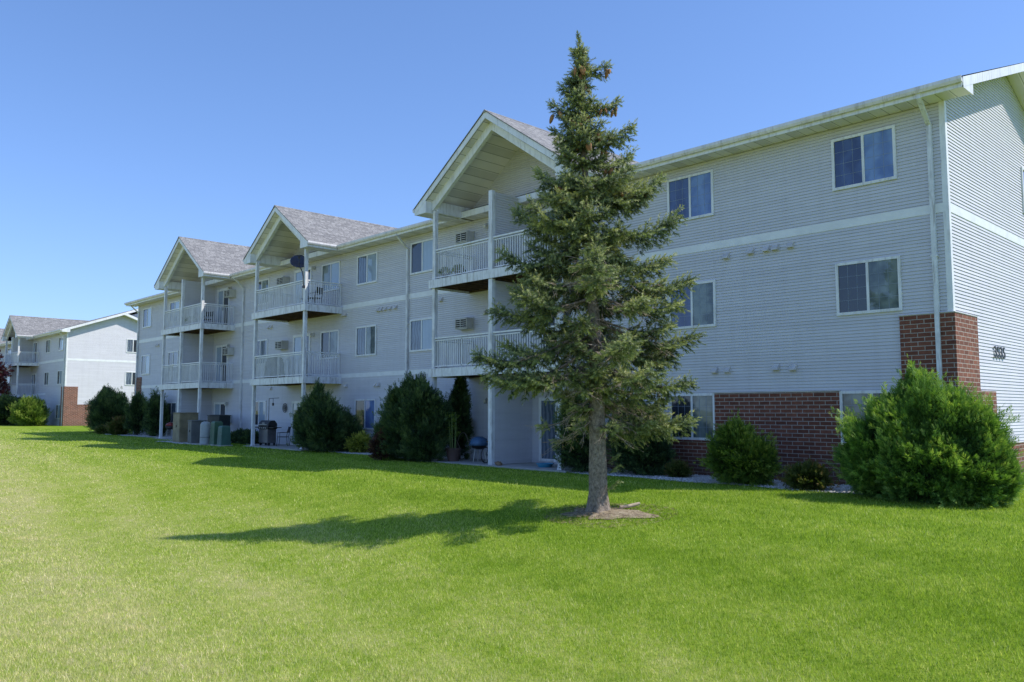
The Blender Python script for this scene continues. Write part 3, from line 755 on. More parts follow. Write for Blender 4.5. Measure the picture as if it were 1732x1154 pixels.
def spruce():
    root = thing('spruce_tree', 'tall ragged blue-green spruce with brown cones near its top, on the lawn', 'tree', (TX, TY, TG))
    H = 9.40
    def axis_at(z):
        t = z/H; return Vector((cr.x*(-.27*t + .05*math.sin(t*5)), cr.y*(-.27*t + .05*math.sin(t*5)), z))
    tr = MB(); zs = [-.05,.03,.10,.22,.4,.8,1.3,1.8,2.6,3.6,4.8,6,7.2,8.2,8.8,H-.05]
    rad = [.30,.24,.208,.188,.176,.165,.157,.150,.133,.112,.088,.066,.043,.026,.015,.006]
    seg = 22; i0 = 0
    for z, r_ in zip(zs, rad):
        c = axis_at(z)
        for s in range(seg):
            th = 2*math.pi*s/seg
            q = r_*(1 + .07*math.sin(5*th+z)*(1 if z > .3 else 2.2) + .05*mnoise.noise((math.cos(th)*2, math.sin(th)*2, z*3)))
            tr.v.append((c.x+q*math.cos(th), c.y+q*math.sin(th), c.z))
    for k in range(len(zs)-1):
        for s in range(seg):
            q = (s+1) % seg; tr.f.append((k*seg+s, k*seg+q, (k+1)*seg+q, (k+1)*seg+s))
    limbs = tr; dead = MB(); SP = []; SD = []; SL = []; SR = []; cones = []
    envz = np.array([1.55,1.8,2.25,2.85,3.75,4.75,5.6,6.4,7.25,7.75,8.3,8.75,9.05,9.4]); envr = np.array([.8,1.6,2.0,2.25,2.05,1.75,1.55,1.22,.85,.70,.50,.30,.16,.04])
    env = lambda z: float(np.interp(z, envz, envr))
    rnd = random.Random(5)
    def shoot(p, d, l, bright):
        SP.append(tuple(p)); SD.append(tuple(d)); SL.append(l); SR.append(min(1, max(0, bright)))
    def limb(z0, tip, fs=.3, dens=1.0, bare=.0, coney=0):
        """one branch: from the trunk at height z0 to tip; foliage from fraction fs outward"""
        p0 = axis_at(z0); tip = Vector(tip); d = tip-p0; Lh = math.hypot(d.x, d.y); Ln = d.length
        hd = Vector((d.x, d.y, 0)).normalized() if Lh > 1e-4 else Vector((1,0,0)); pr = Vector((-hd.y, hd.x, 0))
        sag = -.17*Ln if z0 < 6 else -.08*Ln
        c1 = p0 + d*.5 + Vector((0,0,sag)) + pr*rnd.uniform(-.08,.08)*Ln
        lift = .16*Ln if z0 < 4.8 else .26*Ln
        t1 = tip - Vector((0,0,lift*.8))
        B = lambda t: p0*(1-t)**2 + c1*2*t*(1-t) + t1*t*t + Vector((0,0,lift*max(0,(t-.5)/.5)**2))
        n = max(5, int(Ln/.16)); pts = [B(k/n) for k in range(n+1)]
        r0 = .010+.012*Ln
        limbs.tube(pts, [max(.004, r0*(1-.88*k/n)) for k in range(n+1)], 5)
        # bare inner twigs
        if bare > 0:
            for k in range(int(bare*Ln*14)):
                t = rnd.uniform(.12, min(1, fs+.25)); p = B(t); s = rnd.choice((-1,1)); l = rnd.uniform(.18,.55)
                dd = (pr*s*rnd.uniform(.4,1) + hd*rnd.uniform(.2,.9) + Vector((0,0,rnd.uniform(-.7,.25)))).normalized()
                q = [p, p+dd*l*.5+Vector((0,0,-.02)), p+dd*l+Vector((0,0,-.07*rnd.random()))]
                dead.tube(q, [.0042,.003,.0018], 3, False)
                for m in range(3):
                    p2 = q[1]+(q[2]-q[1])*rnd.random(); d2 = (dd+Vector((rnd.uniform(-1,1),rnd.uniform(-1,1),rnd.uniform(-.9,.3)))).normalized()
                    dead.tube([p2, p2+d2*rnd.uniform(.06,.16)], [.0035,.002], 3, False)
        # foliage: side twigs, hanging twigs and short upright ones round the limb
        step = .118/dens; t = fs
        while t < 1.0:
            p = B(t); tg = (B(min(1,t+.02))-B(max(0,t-.02))).normalized()
            lm = (.13+.30*(1-t)*min(1.6,Ln)+.13*(1 if Ln > .8 else 0))*rnd.uniform(.6,1.15)
            if t < fs+.12: lm *= .75
            pb = rnd.gauss(.46,.12)
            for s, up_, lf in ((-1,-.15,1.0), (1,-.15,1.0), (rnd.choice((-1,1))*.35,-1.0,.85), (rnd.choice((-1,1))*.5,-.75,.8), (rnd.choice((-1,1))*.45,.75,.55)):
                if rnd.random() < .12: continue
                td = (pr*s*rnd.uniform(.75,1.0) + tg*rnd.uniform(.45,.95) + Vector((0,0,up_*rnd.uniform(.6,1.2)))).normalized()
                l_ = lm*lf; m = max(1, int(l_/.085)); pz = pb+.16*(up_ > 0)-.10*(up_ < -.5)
                for k in range(m):
                    q = p + td*(l_*(k+.3)/m) + Vector((0,0,-.10*(k/m)**2*l_))
                    for s2 in (-1, 1):
                        a = td.cross(Vector((rnd.uniform(-.4,.4),rnd.uniform(-.4,.4),1))).normalized()*s2
                        sd = td*.85 + a*rnd.uniform(.5,.95) + Vector((0,0,rnd.uniform(-.55,.35)))
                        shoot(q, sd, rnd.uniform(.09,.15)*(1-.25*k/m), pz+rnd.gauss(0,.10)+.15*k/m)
                shoot(p+td*l_*.9, td+Vector((0,0,.05)), rnd.uniform(.09,.14), pz+.22)
            if rnd.random() < .9:
                shoot(p, tg*.6+Vector((rnd.uniform(-.4,.4),rnd.uniform(-.4,.4),rnd.uniform(.4,1))), rnd.uniform(.07,.11), rnd.gauss(.62,.12))
            if coney and rnd.random() < coney:
                cones.extend(p+pr*rnd.uniform(-.17,.17)+hd*rnd.uniform(-.06,.14)+Vector((0,0,-.05)) for _ in range(2))
            t += step/max(.25, Ln)
        for k in range(4):
            shoot(tip - d.normalized()*.03*k, d.normalized()+Vector((rnd.uniform(-.5,.5),rnd.uniform(-.5,.5),rnd.uniform(-.1,.5))), rnd.uniform(.10,.15), .75)
    # limbs that make the outline seen from the lawn (offset along the picture plane, height of tip)
    tips = [(-.81,8.18),(-1.04,7.76),(-1.0,7.30),(-1.34,6.5),(-1.69,5.76),(-1.1,5.95),(-1.96,4.86),(-1.45,5.1),(-2.16,3.78),(-1.75,4.2),(-2.44,2.86),(-2.3,2.48),(-1.9,3.1),
            (.29,8.55),(.57,7.9),(.83,7.33),(.77,6.75),(1.42,6.28),(1.1,6.0),(1.67,5.52),(1.60,4.85),(1.98,4.38),(1.7,3.9),(2.11,3.32),(1.7,2.9),(1.82,2.38),(2.0,1.66),(1.10,1.62),(1.45,2.0)]
    for o, z in tips:
        o = o - math.copysign(min(.17, abs(o)*.16), o); z = z + .065 + .14*min(1, max(0, (z-5)/3.2)); Ln = abs(o); up = (.32*Ln if z > 6.6 else (.05*Ln if z > 5 else -.16*Ln if z > 3 else -.30*Ln))
        ty = rnd.uniform(-.35,.35)*Ln
        ax = axis_at(z)
        tip = (ax.x*0 + cr.x*o + cv.x*ty, cr.y*o + cv.y*ty, z)
        limb(max(1.55, min(H-.35, z-up)), tip, fs=.16 if z > 4.5 else .36, dens=1.2, bare=0 if z > 5 else (.5 if z > 3.4 else 1.0), coney=.38 if z > 7.0 else (.10 if z > 6.2 else 0))
    z = 1.75; a0 = 0
    while z < H-.25:
        nb = 4
        for k in range(nb):
            th = a0 + 2*math.pi*k/nb + rnd.uniform(-.3,.3); r_ = .9*env(z)*rnd.choice((rnd.uniform(.35,.6), rnd.uniform(.7,1.0)))*(.72 if z > 7 else 1)
            dirx, diry = math.cos(th), math.sin(th)
            lat = dirx*cr.x + diry*cr.y; dep = dirx*cv.x + diry*cv.y
            if z < 2.9 and lat < -.25: # lower left side is mostly bare twigs
                tipz = z - .45*r_; limb(z+.15, (dirx*r_*.8, diry*r_*.8, max(1.35, tipz+.1)), fs=.90, dens=.5, bare=1.5); continue
            if z < 2.2 and rnd.random() < .35: continue
            up = .30*r_ if z > 6.6 else (.04*r_ if z > 5 else -.12*r_ if z > 3 else -.24*r_)
            c = axis_at(z); tip = (c.x+dirx*r_, c.y+diry*r_, max(1.5, z+up+rnd.uniform(-.08,.08)))
            limb(z, tip, fs=.10 if z > 6 else (.22 if z > 4.6 else .46), dens=1.0, bare=0 if z > 5.2 else 1.1, coney=.30 if z > 7.0 else (.05 if z > 6.3 else 0))
        a0 += 1.05; z += .40 if z < 6 else .32
    # short dense growth hugging the stem of the upper crown
    z = 2.0
    while z < H-.35:
        for k in range(3 if z < 6 else 2):
            th = rnd.uniform(0, 6.28); r_ = min(.78, env(z)*rnd.uniform(.3,.55)); c = axis_at(z)
            limb(z, (c.x+math.cos(th)*r_, c.y+math.sin(th)*r_, z+r_*rnd.uniform(-.1,.5)), fs=.1, dens=.9, coney=.25 if z > 7.4 else 0, bare=.6 if z < 4.5 else 0)
        z += .34 if z < 7.2 else .24
    # leader
    for k in range(46):
        zz = H-.75+.75*k/46; c = axis_at(zz); th = rnd.uniform(0, 6.28); w_ = .9*(H-zz)+.15
        shoot(c, (math.cos(th)*w_*1.3, math.sin(th)*w_*1.3, .9), rnd.uniform(.09,.16), rnd.gauss(.62,.12))
    # a few green sprouts low on the trunk
    for zz, th in ((.75, R(30)), (.45, R(20)), (.95, R(55))):
        c = axis_at(zz)
        for k in range(9): shoot(c+Vector((math.cos(th)*(.17+.05*k/2), math.sin(th)*(.17+.05*k/2), .02*k)), (math.cos(th)+rnd.uniform(-.5,.5), math.sin(th)+rnd.uniform(-.5,.5), rnd.uniform(-.3,.6)), .10, .7)
    limbs.build('trunk', BARK, root, smooth=True); dead.build('dead_twigs', TWIG, root)
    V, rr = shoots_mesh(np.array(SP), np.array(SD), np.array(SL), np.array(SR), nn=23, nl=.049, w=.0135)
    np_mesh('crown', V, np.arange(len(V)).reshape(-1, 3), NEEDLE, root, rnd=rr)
    print('spruce shoots', len(SP), 'cones', len(cones))
    cm = MB().lathe([(.004,0),(.018,-.012),(.024,-.04),(.021,-.075),(.012,-.105),(.003,-.115)], (0,0,0), 8)
    me = bpy.data.meshes.new('cone'); me.from_pydata(cm.v, [], cm.f); me.materials.append(CONE)
    rnd.shuffle(cones); cones.sort(key=lambda p: (p.x*cv.x+p.y*cv.y) - .10*rnd.random()*abs(p.z))   # those on the lawn side show
    for p in cones[:98]:
        o = bpy.data.objects.new('cone', me); COL.objects.link(o); o.parent = root; o.location = p
        s = rnd.uniform(1.15,1.7); o.scale = (s,s,s); o.rotation_euler = (rnd.uniform(-.35,.35), rnd.uniform(-.35,.35), rnd.uniform(0,6))
    return root
spruce()

# fallen branch lying by the trunk
p = Vector((TX, TY, 0)) + Vector((cr.x*.42+cv.x*.15, cr.y*.42+cv.y*.15, 0)); q = p + Vector((cr.x*.40+cv.x*.12, cr.y*.40+cv.y*.12, 0))
lg = MB().tube([(p.x,p.y,Gf(p.x,p.y)+.07),((p.x+q.x)/2,(p.y+q.y)/2,Gf(p.x,p.y)+.085),(q.x,q.y,Gf(q.x,q.y)+.10)], [.030,.036,.030], 10)
lgo = lg.build('log', plain('weathered_wood', (.44,.35,.25), .9, var=.35, scale=8), smooth=False); tag(lgo, 'short pale cut branch lying on the soil beside the spruce trunk', 'log')

# ------------------------------------------------------------------ shrubs
def fan_mesh(P, D, Ln, rnd, k=7, w=.016, spread=.75):
    """flat sprays: k leaflets fanning from an axis"""
    n = len(P); D = D/np.linalg.norm(D, axis=1, keepdims=True)
    rv = RNG.normal(size=(n, 3)); A = np.cross(D, rv); A /= np.linalg.norm(A, axis=1, keepdims=True)
    Bn = np.cross(D, A)
    s = np.linspace(0, 1, k)[None]; sgn = np.where(np.arange(k) % 2 == 0, 1, -1)[None]
    base = P[:, None] + D[:, None]*(s*.75*Ln[:, None])[..., None]
    ang = (spread*(1-.65*s)*sgn + RNG.normal(0, .12, (n, k)))
    nd = D[:, None]*np.cos(ang)[..., None] + A[:, None]*np.sin(ang)[..., None] + Bn[:, None]*RNG.normal(0, .16, (n, k))[..., None]
    l = (Ln[:, None]*(.62-.25*s)*RNG.uniform(.75, 1.2, (n, k)))[..., None]
    side = np.cross(nd, Bn[:, None]); side /= np.linalg.norm(side, axis=2, keepdims=True)+1e-9
    V = np.stack([base, base+nd*l*.5+side*w*.5, base+nd*l, base+nd*l*.5-side*w*.5], 2)
    rr = np.clip(rnd[:, None]+(s-.5)*.18+RNG.normal(0, .07, (n, k)), 0, 1)
    return V.reshape(-1, 3), np.repeat(rr.ravel(), 4)

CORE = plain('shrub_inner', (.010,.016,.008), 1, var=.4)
STEM = plain('shrub_stem', (.10,.07,.05), .9, var=.3)
THUJA = m_leaf('arborvitae_leaf', [(0,(0.030,0.069,0.019)), (.5,(0.109,0.225,0.047)), (.85,(0.211,0.369,0.075)), (1,(0.355,0.491,0.122))], .30)
YEW = m_leaf('yew_leaf', [(0,(0.016,0.037,0.018)), (.5,(0.053,0.101,0.041)), (.85,(0.098,0.167,0.057)), (1,(0.172,0.230,0.081))], .2)
GLOBE = m_leaf('globe_cedar_leaf', [(0,(0.034,0.070,0.016)), (.5,(0.109,0.202,0.031)), (.85,(0.217,0.310,0.046)), (1,(0.341,0.403,0.078))], .25)
GOLD = m_leaf('golden_leaf', [(0,(0.109,0.137,0.022)), (.5,(0.291,0.328,0.055)), (1,(0.619,0.601,0.127))], .3)
SPIREA = m_leaf('spirea_leaf', [(0,(0.046,0.066,0.016)), (.5,(0.105,0.145,0.033)), (.8,(0.172,0.184,0.053)), (1,(0.224,0.132,0.066))], .25)
BARB = m_leaf('barberry_leaf', [(0,(.03,.02,.012)), (.5,(.10,.045,.035)), (1,(.20,.09,.06))], .2)
REDL = m_leaf('red_leaf', [(0,(0.091,0.022,0.036)), (.5,(0.218,0.055,0.073)), (1,(0.364,0.127,0.109))], .3)
def shrub(name, label, x, y, lobes, mat, dens=900, size=.15, w=.018, k=7, up=.5, group=None, stray=0, cat='shrub', core=True, spread=.75):
    """lobes: list of (dx, dy, z, rx, ry, rz) ellipsoids"""
    z0 = Gf(x, y); root = thing(name, label, cat, (x, y, z0), 0, group)
    Ps = []; Ds = []; Ls = []; Rs = []
    if stray >= 14:   # loose shrubs throw up narrow leaders of their own
        lobes = list(lobes); base_ = lobes[:]; rs = random.Random(int(abs(x)*100))
        for q in range(4 + stray//14):
            dx, dy, dz, rx, ry, rz = rs.choice(base_); a = rs.uniform(0, 6.28); ph = rs.uniform(.15, 1.15)
            k_ = rs.uniform(.16, .26)*min(1, rx+.25)
            lobes.append((dx+.92*rx*math.cos(a)*math.sin(ph), dy+.92*ry*math.sin(a)*math.sin(ph), dz+.88*rz*math.cos(ph), k_, k_, k_*rs.uniform(1.7, 2.6)))
    co = MB()
    for (dx, dy, dz, rx, ry, rz) in lobes:
        area = 4*math.pi*((rx*ry)**1.6/3+(rx*rz)**1.6/3+(ry*rz)**1.6/3)**(1/1.6); n = int(area*dens)
        d = RNG.normal(size=(n, 3)); d /= np.linalg.norm(d, axis=1, keepdims=True)
        lump = 1 + .20*np.sin(d[:,0]*7+dx*7)*np.sin(d[:,1]*6+dz*3) + .17*np.sin(d[:,2]*8+d[:,0]*4+dy*5)
        rr = (RNG.uniform(.62, 1.04, n) + np.where(RNG.random(n) < .22, RNG.uniform(0, .26, n), 0))*lump
        p = d*np.array([rx, ry, rz])*rr[:, None] + np.array([dx, dy, dz])
        ok = p[:, 2] > .03; p, d, rr = p[ok], d[ok], rr[ok]
        nn = d/np.array([rx, ry, rz]); nn /= np.linalg.norm(nn, axis=1, keepdims=True)
        dr = nn + np.array([0, 0, up]) + RNG.normal(0, .32, p.shape)
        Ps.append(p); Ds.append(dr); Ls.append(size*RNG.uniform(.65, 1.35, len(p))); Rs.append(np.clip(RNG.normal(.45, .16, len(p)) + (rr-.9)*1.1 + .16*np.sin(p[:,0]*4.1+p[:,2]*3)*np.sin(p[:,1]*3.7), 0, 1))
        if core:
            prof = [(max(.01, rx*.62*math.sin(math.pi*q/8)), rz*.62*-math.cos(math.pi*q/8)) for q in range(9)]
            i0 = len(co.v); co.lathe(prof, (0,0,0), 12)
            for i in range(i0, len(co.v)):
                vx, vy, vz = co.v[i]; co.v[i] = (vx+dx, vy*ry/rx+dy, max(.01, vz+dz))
    if stray:
        top = [l for l in lobes]
        for q in range(stray):
            dx, dy, dz, rx, ry, rz = random.choice(top); a = random.uniform(0, 6.28); ph = random.uniform(.1, 1.2)
            p = np.array([dx+rx*math.cos(a)*math.sin(ph), dy+ry*math.sin(a)*math.sin(ph), dz+rz*math.cos(ph)])
            d = np.array([.35*math.cos(a)*math.sin(ph), .35*math.sin(a)*math.sin(ph), 1.0]); m = random.randint(3, 6)
            for i in range(m):
                Ps.append((p+d*.07*i)[None]); Ds.append((d+RNG.normal(0, .3, 3))[None]); Ls.append(np.array([size*.8])); Rs.append(np.array([.55]))
    V, r = fan_mesh(np.concatenate(Ps), np.concatenate(Ds), np.concatenate(Ls), np.concatenate(Rs), k, w, spread)
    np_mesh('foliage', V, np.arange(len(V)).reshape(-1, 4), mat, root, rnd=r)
    if core: co.build('dark_core_fill', CORE, root)  # solid near-black lobes: shaded inside put in as colour, stops see-through
    st = MB()
    for q in range(5):
        a = q*1.26; l = lobes[q % len(lobes)]; st.tube([(.06*math.cos(a), .06*math.sin(a), -.02), (l[0]*.5+.1*math.cos(a), l[1]*.5+.1*math.sin(a), l[2]*.6), (l[0]+.2*math.cos(a), l[1]+.2*math.sin(a), l[2])], [.022,.016,.008], 6)
    st.build('stems', STEM, root)
    return root

big_ = shrub('arborvitae', 'huge feathery bright green arborvitae at the right brick corner', -6.35, -2.15,
      [(-.05,0,1.25,.95,.85,1.12),(-.85,-.1,.95,.75,.75,.92),(.55,.1,1.1,.82,.8,1.0),(1.0,-.1,.72,.65,.7,.72),(-.45,.1,1.40,.62,.62,.80),(.15,-.40,.75,1.0,.75,.75),(-1.0,-.1,.62,.5,.55,.6),(1.45,.0,.55,.22,.3,.35)], THUJA, dens=980, size=.165, w=.016, k=9, up=.75, stray=44, group='shrubs at the foot of the long building')
big_.scale = (.97, .97, .93)
shrub('globe_cedar', 'dark green globe cedar with a short peak against the brick panel', -11.0, -1.55,
      [(0,0,.62,.80,.65,.62),(-.15,.05,1.0,.42,.4,.50),(.45,0,.5,.48,.5,.46)], GLOBE, dens=1100, size=.11, w=.014, k=8, up=.35, stray=10)
shrub('spirea_bush', 'small low rounded bronze-green bush left of the huge arborvitae', -9.1, -1.75, [(0,0,.25,.46,.42,.30)], SPIREA, dens=1600, size=.085, w=.022, k=6, up=.4, group='shrubs at the foot of the long building')
shrub('spirea_bush', 'tiny green bush on the gravel right of the dark shrub pair behind the trunk', -13.2, -1.05, [(0,0,.17,.30,.28,.22)], SPIREA, dens=1700, size=.08, w=.02, k=6, up=.5, group='shrubs at the foot of the long building')
shrub('juniper_bush', 'dark juniper bush beside the blue tub, left behind the spruce trunk', -16.5, -1.5, [(0,0,1.0,.58,.6,1.0),(-.2,0,1.55,.38,.4,.62),(.4,-.1,.7,.5,.5,.7)], YEW, dens=900, size=.13, w=.016, up=.7, stray=14, group='shrubs at the foot of the long building')
shrub('juniper_bush', 'dark wide juniper bush right behind the spruce trunk, left of the sill window', -14.55, -1.1, [(0,0,.85,.72,.6,.85),(.45,.0,.65,.6,.5,.65),(-.4,0,1.2,.45,.4,.7)], YEW, dens=900, size=.13, w=.016, up=.6, stray=14, group='shrubs at the foot of the long building')
shrub('arborvitae', 'dark tall pair-topped arborvitae at the left post of the nearest balcony', -24.0, -2.2, [(0,0,1.1,1.1,.8,1.1),(-.45,0,1.65,.62,.55,.85),(.60,0,1.45,.66,.6,.98),(.15,.1,2.05,.42,.4,.78),(.95,-.1,.7,.62,.6,.7),(-1.15,0,.75,.62,.55,.75),(1.15,.3,1.15,.42,.4,.85)], YEW, dens=620, size=.18, w=.02, k=8, up=1.0, stray=130, group='shrubs at the foot of the long building')
shrub('arborvitae', 'slim dark arborvitae inside the nearest balcony post, above the patio pot', -22.95, -.75, [(0,0,1.2,.42,.35,1.2),(.0,0,2.1,.26,.25,.65)], YEW, dens=620, size=.16, w=.018, up=1.0, stray=14, group='shrubs at the foot of the long building')
shrub('barberry_bush', 'small dull red barberry in front of the dark arborvitae by the nearest balcony', -24.75, -3.0, [(0,0,.42,.34,.30,.42),(.12,0,.70,.20,.2,.28)], BARB, dens=900, size=.09, w=.02, k=6, up=.6, group='shrubs at the foot of the long building')
shrub('golden_shrub', 'small golden yellow shrub between two dark bushes', -29.2, -.95, [(0,0,.36,.52,.45,.36),(.15,0,.48,.3,.3,.24)], GOLD, dens=1100, size=.10, w=.022, k=6, up=.5, group='shrubs at the foot of the long building')
shrub('arborvitae', 'dark conical arborvitae hiding the right post of the middle balcony', -31.05, -1.8, [(0,0,1.0,1.02,.8,.98),(-.15,0,1.60,.54,.52,.82),(.65,0,1.0,.68,.6,.88),(-.75,0,.8,.56,.52,.7)], YEW, dens=600, size=.18, w=.02, k=8, up=1.0, stray=70, group='shrubs at the foot of the long building')
shrub('yew_shrub', 'low black-green yew under the ground-floor window right of the middle balcony', -30.3, -.95, [(0,0,.75,.7,.5,.78),(-.4,0,.9,.5,.45,.75),(.5,0,.55,.5,.45,.55)], YEW, dens=700, size=.14, w=.018, up=.6, group='shrubs at the foot of the long building')
shrub('boxwood_hedge', 'low clipped dark hedge between the green pedestals and the grill', -40.3, -.75, [(-.6,0,.27,.55,.4,.32),(0,0,.29,.6,.4,.33),(.65,0,.27,.55,.4,.31),(1.25,0,.25,.45,.38,.30)], YEW, dens=900, size=.09, w=.02, up=.3, group='shrubs at the foot of the long building')
shrub('arborvitae', 'big dark rounded arborvitae left of the left brick pier', -62.6, -.4, [(0,0,1.35,1.35,1.1,1.3),(-.5,0,1.8,.85,.8,.95),(.7,0,1.1,.9,.9,1.0),(-.9,0,.9,.8,.8,.85)], YEW, dens=430, size=.22, w=.026, k=8, up=.9, stray=20, group='shrubs at the foot of the long building')
shrub('spirea_bush', 'mid-green mounded bush before the big dark arborvitae at the left', -57.6, -1.3, [(0,0,.5,.66,.6,.52),(.3,0,.65,.4,.4,.42)], SPIREA, dens=700, size=.13, w=.026, up=.4, group='shrubs at the foot of the long building')
shrub('spirea_bush', 'smallest low bush at the foot of the big left arborvitae', -60.0, -1.5, [(0,0,.26,.50,.45,.26)], SPIREA, dens=800, size=.11, w=.026, up=.4, group='shrubs at the foot of the long building')
shrub('arborvitae', 'narrow dark arborvitae left of the farthest balcony on the long building', -55.6, -.85, [(0,0,1.2,.62,.55,1.15),(.1,0,1.9,.36,.35,.65)], YEW, dens=480, size=.18, w=.024, up=1.0, stray=8, group='shrubs at the foot of the long building')
shrub('arborvitae', 'dark arborvitae behind the left post of the farthest balcony', -52.6, -.8, [(0,0,1.25,.72,.5,1.2),(.5,0,1.1,.5,.5,1.1)], YEW, dens=480, size=.18, w=.024, up=1.0, stray=8, group='shrubs at the foot of the long building')
shrub('arborvitae', 'light green round bush at the brick corner of the distant building', -86.0, .0, [(0,0,1.15,1.4,1.2,1.12),(.8,0,.8,1.0,.9,.8),(-.7,0,.9,1.0,.9,.85)], GLOBE, dens=300, size=.26, w=.034, up=.8, group='shrubs at the foot of the distant building')
shrub('arborvitae', 'dark bush under the balcony of the distant building', -90.4, -.9, [(0,0,1.25,1.4,1.2,1.25),(-.9,0,1.0,1.1,1.0,1.0)], YEW, dens=260, size=.26, w=.034, up=.8, group='shrubs at the foot of the distant building')
shrub('arborvitae', 'dark bush at the extreme left edge, beyond the other distant bushes', -93.6, -1.6, [(0,0,1.2,1.4,1.2,1.2),(-1.1,0,1.3,1.1,1.0,1.3)], YEW, dens=230, size=.26, w=.034, up=.8, group='shrubs at the foot of the distant building')

# red-leaved tree at the far left
def red_tree(x, y):
    z0 = Gf(x, y); root = thing('plum_tree', 'small purple-red leaved tree at the far left edge', 'tree', (x, y, z0))
    tr = MB().tube([(0,0,-.05),(.03,0,1.0),(-.05,.03,2.2),(.05,0,3.6)], [.14,.11,.09,.04], 8)
    for k in range(7):
        a = k*.9; tr.tube([(0,0,1.6+.2*k), (.6*math.cos(a), .6*math.sin(a), 2.3+.25*k), (1.3*math.cos(a), 1.3*math.sin(a), 2.9+.28*k)], [.05,.035,.015], 6)
    tr.build('trunk', BARK, root)
    P = []; D = []
    for k in range(26):
        a = random.uniform(0, 6.28); r_ = random.uniform(.3, 1.7); z = random.uniform(1.9, 5.1); r_ *= math.sin(min(1, (5.6-z)/2.6)*1.5)
        c = np.array([r_*math.cos(a), r_*math.sin(a), z]); n = 150
        d = RNG.normal(size=(n, 3)); d /= np.linalg.norm(d, axis=1, keepdims=True); P.append(c+d*RNG.uniform(.1, .62, (n, 1))); D.append(d)
    P = np.concatenate(P); V, r = fan_mesh(P, np.concatenate(D), np.full(len(P), .24), RNG.random(len(P)), 5, .09)
    np_mesh('crown', V, np.arange(len(V)).reshape(-1, 4), REDL, root, rnd=r)
    return root
rt = red_tree(-95.6, -1.9); rt.scale = (1.3, 1.3, 1.32)

# ------------------------------------------------------------------ utility boxes
GRN = plain('utility_green', (.06,.135,.08), .5, var=.25, scale=3); TAN = plain('utility_tan', (.25,.205,.12), .55, var=.35, scale=2.5)
GREY = plain('utility_grey', (.13,.135,.135), .5, var=.25); LGREY = plain('pedestal_grey', (.36,.385,.38), .45, var=.2); TEAL = plain('pedestal_teal', (.06,.145,.115), .5, var=.25)
DGR = plain('utility_dark', (.018,.024,.025), .5, var=.25)
def ubox(name, label, x, y, w, d, h, mat, kind, cat='utility box'):
    z = Gf(x, y); t = thing(name, label, cat, (x, y, z), 0, 'utility boxes on the lawn before the farthest balcony')
    MB().box(-w/2-.06, w/2+.06, -d/2-.06, d/2+.06, -.05, .05).build('pad', CONC, t)
    if kind == 'cab':
        b = MB().box(-w/2, w/2, -d/2, d/2, .05, h-.05).prism([(-w/2-.03,-d/2-.04,h-.05),(w/2+.03,-d/2-.04,h-.05),(w/2+.03,-d/2-.04,h-.02),(0,-d/2-.04,h+.01),(-w/2-.03,-d/2-.04,h-.02)], (0,d+.08,0))
        b.build('cabinet', mat, t, bevel=.012)
        dr = MB().box(-w/2+.03, -.006, -d/2-.018, -d/2, .10, h-.10).box(.006, w/2-.03, -d/2-.018, -d/2, .10, h-.10).build('door', mat, t, bevel=.006)
        MB().box(.03, .06, -d/2-.05, -d/2-.019, h*.52, h*.52+.10).box(-.16,.03,-d/2-.03,-d/2-.019,h*.50,h*.50+.02).build('handle', BLACK, dr)
    elif kind == 'dome':
        MB().lathe([(w/2*1.02,.05),(w/2,.08),(w/2*.98,h*.82),(w/2*.92,h*.90),(w/2*.72,h*.965),(w/2*.3,h)], (0,0,0), 24).build('cover', mat, t, smooth=True)
        MB().lathe([(w/2*1.06,h*.32),(w/2*1.06,h*.345)], (0,0,0), 24).build('collar', GREY, t)
    else:
        b = MB(); s = .86
        P0 = [(-w/2,-d/2,.05),(w/2,-d/2,.05),(w/2,d/2,.05),(-w/2,d/2,.05)]; P1 = [(a*s,c*s,h-.07) for a, c, _ in P0]; P2 = [(a*s*.75,c*s*.75,h) for a, c, _ in P0]
        i = 0; b.v = P0+P1+P2; b.f = [(0,1,5,4),(1,2,6,5),(2,3,7,6),(3,0,4,7),(4,5,9,8),(5,6,10,9),(6,7,11,10),(7,4,8,11),(8,9,10,11)]
        b.build('cover', mat, t, bevel=.02)
        g = MB()
        for q in range(4): g.box(-w/2*.9, w/2*.9, -d/2*.99-.004, -d/2*.80, h*.2+q*h*.16, h*.2+q*h*.16+.018)
        g.build('rib', mat, t)
    return t
ubox('utility_cabinet', 'tallest weathered tan utility cabinet with double doors, left of the row', -42.95, -2.75, .92, .95, 1.58, TAN, 'cab')
ubox('utility_cabinet', 'grey narrow utility cabinet between the tan cabinet and pale round pedestal', -41.2, -2.85, .48, .75, 1.20, GREY, 'cab')
ubox('utility_pedestal', 'pale grey round-topped utility pedestal in the middle of the row', -39.85, -3.0, .50, .5, 1.16, LGREY, 'dome')
ubox('utility_pedestal', 'green ribbed utility pedestal between pale and teal pedestals', -39.1, -2.75, .52, .5, 1.18, GRN, 'taper')
ubox('utility_pedestal', 'shorter teal utility pedestal at the right end of the row', -38.25, -2.75, .50, .5, .98, TEAL, 'taper')
ubox('utility_cabinet', 'dark low cabinet behind the row of utility boxes', -42.6, -1.1, 1.5, .6, 1.45, DGR, 'cab')

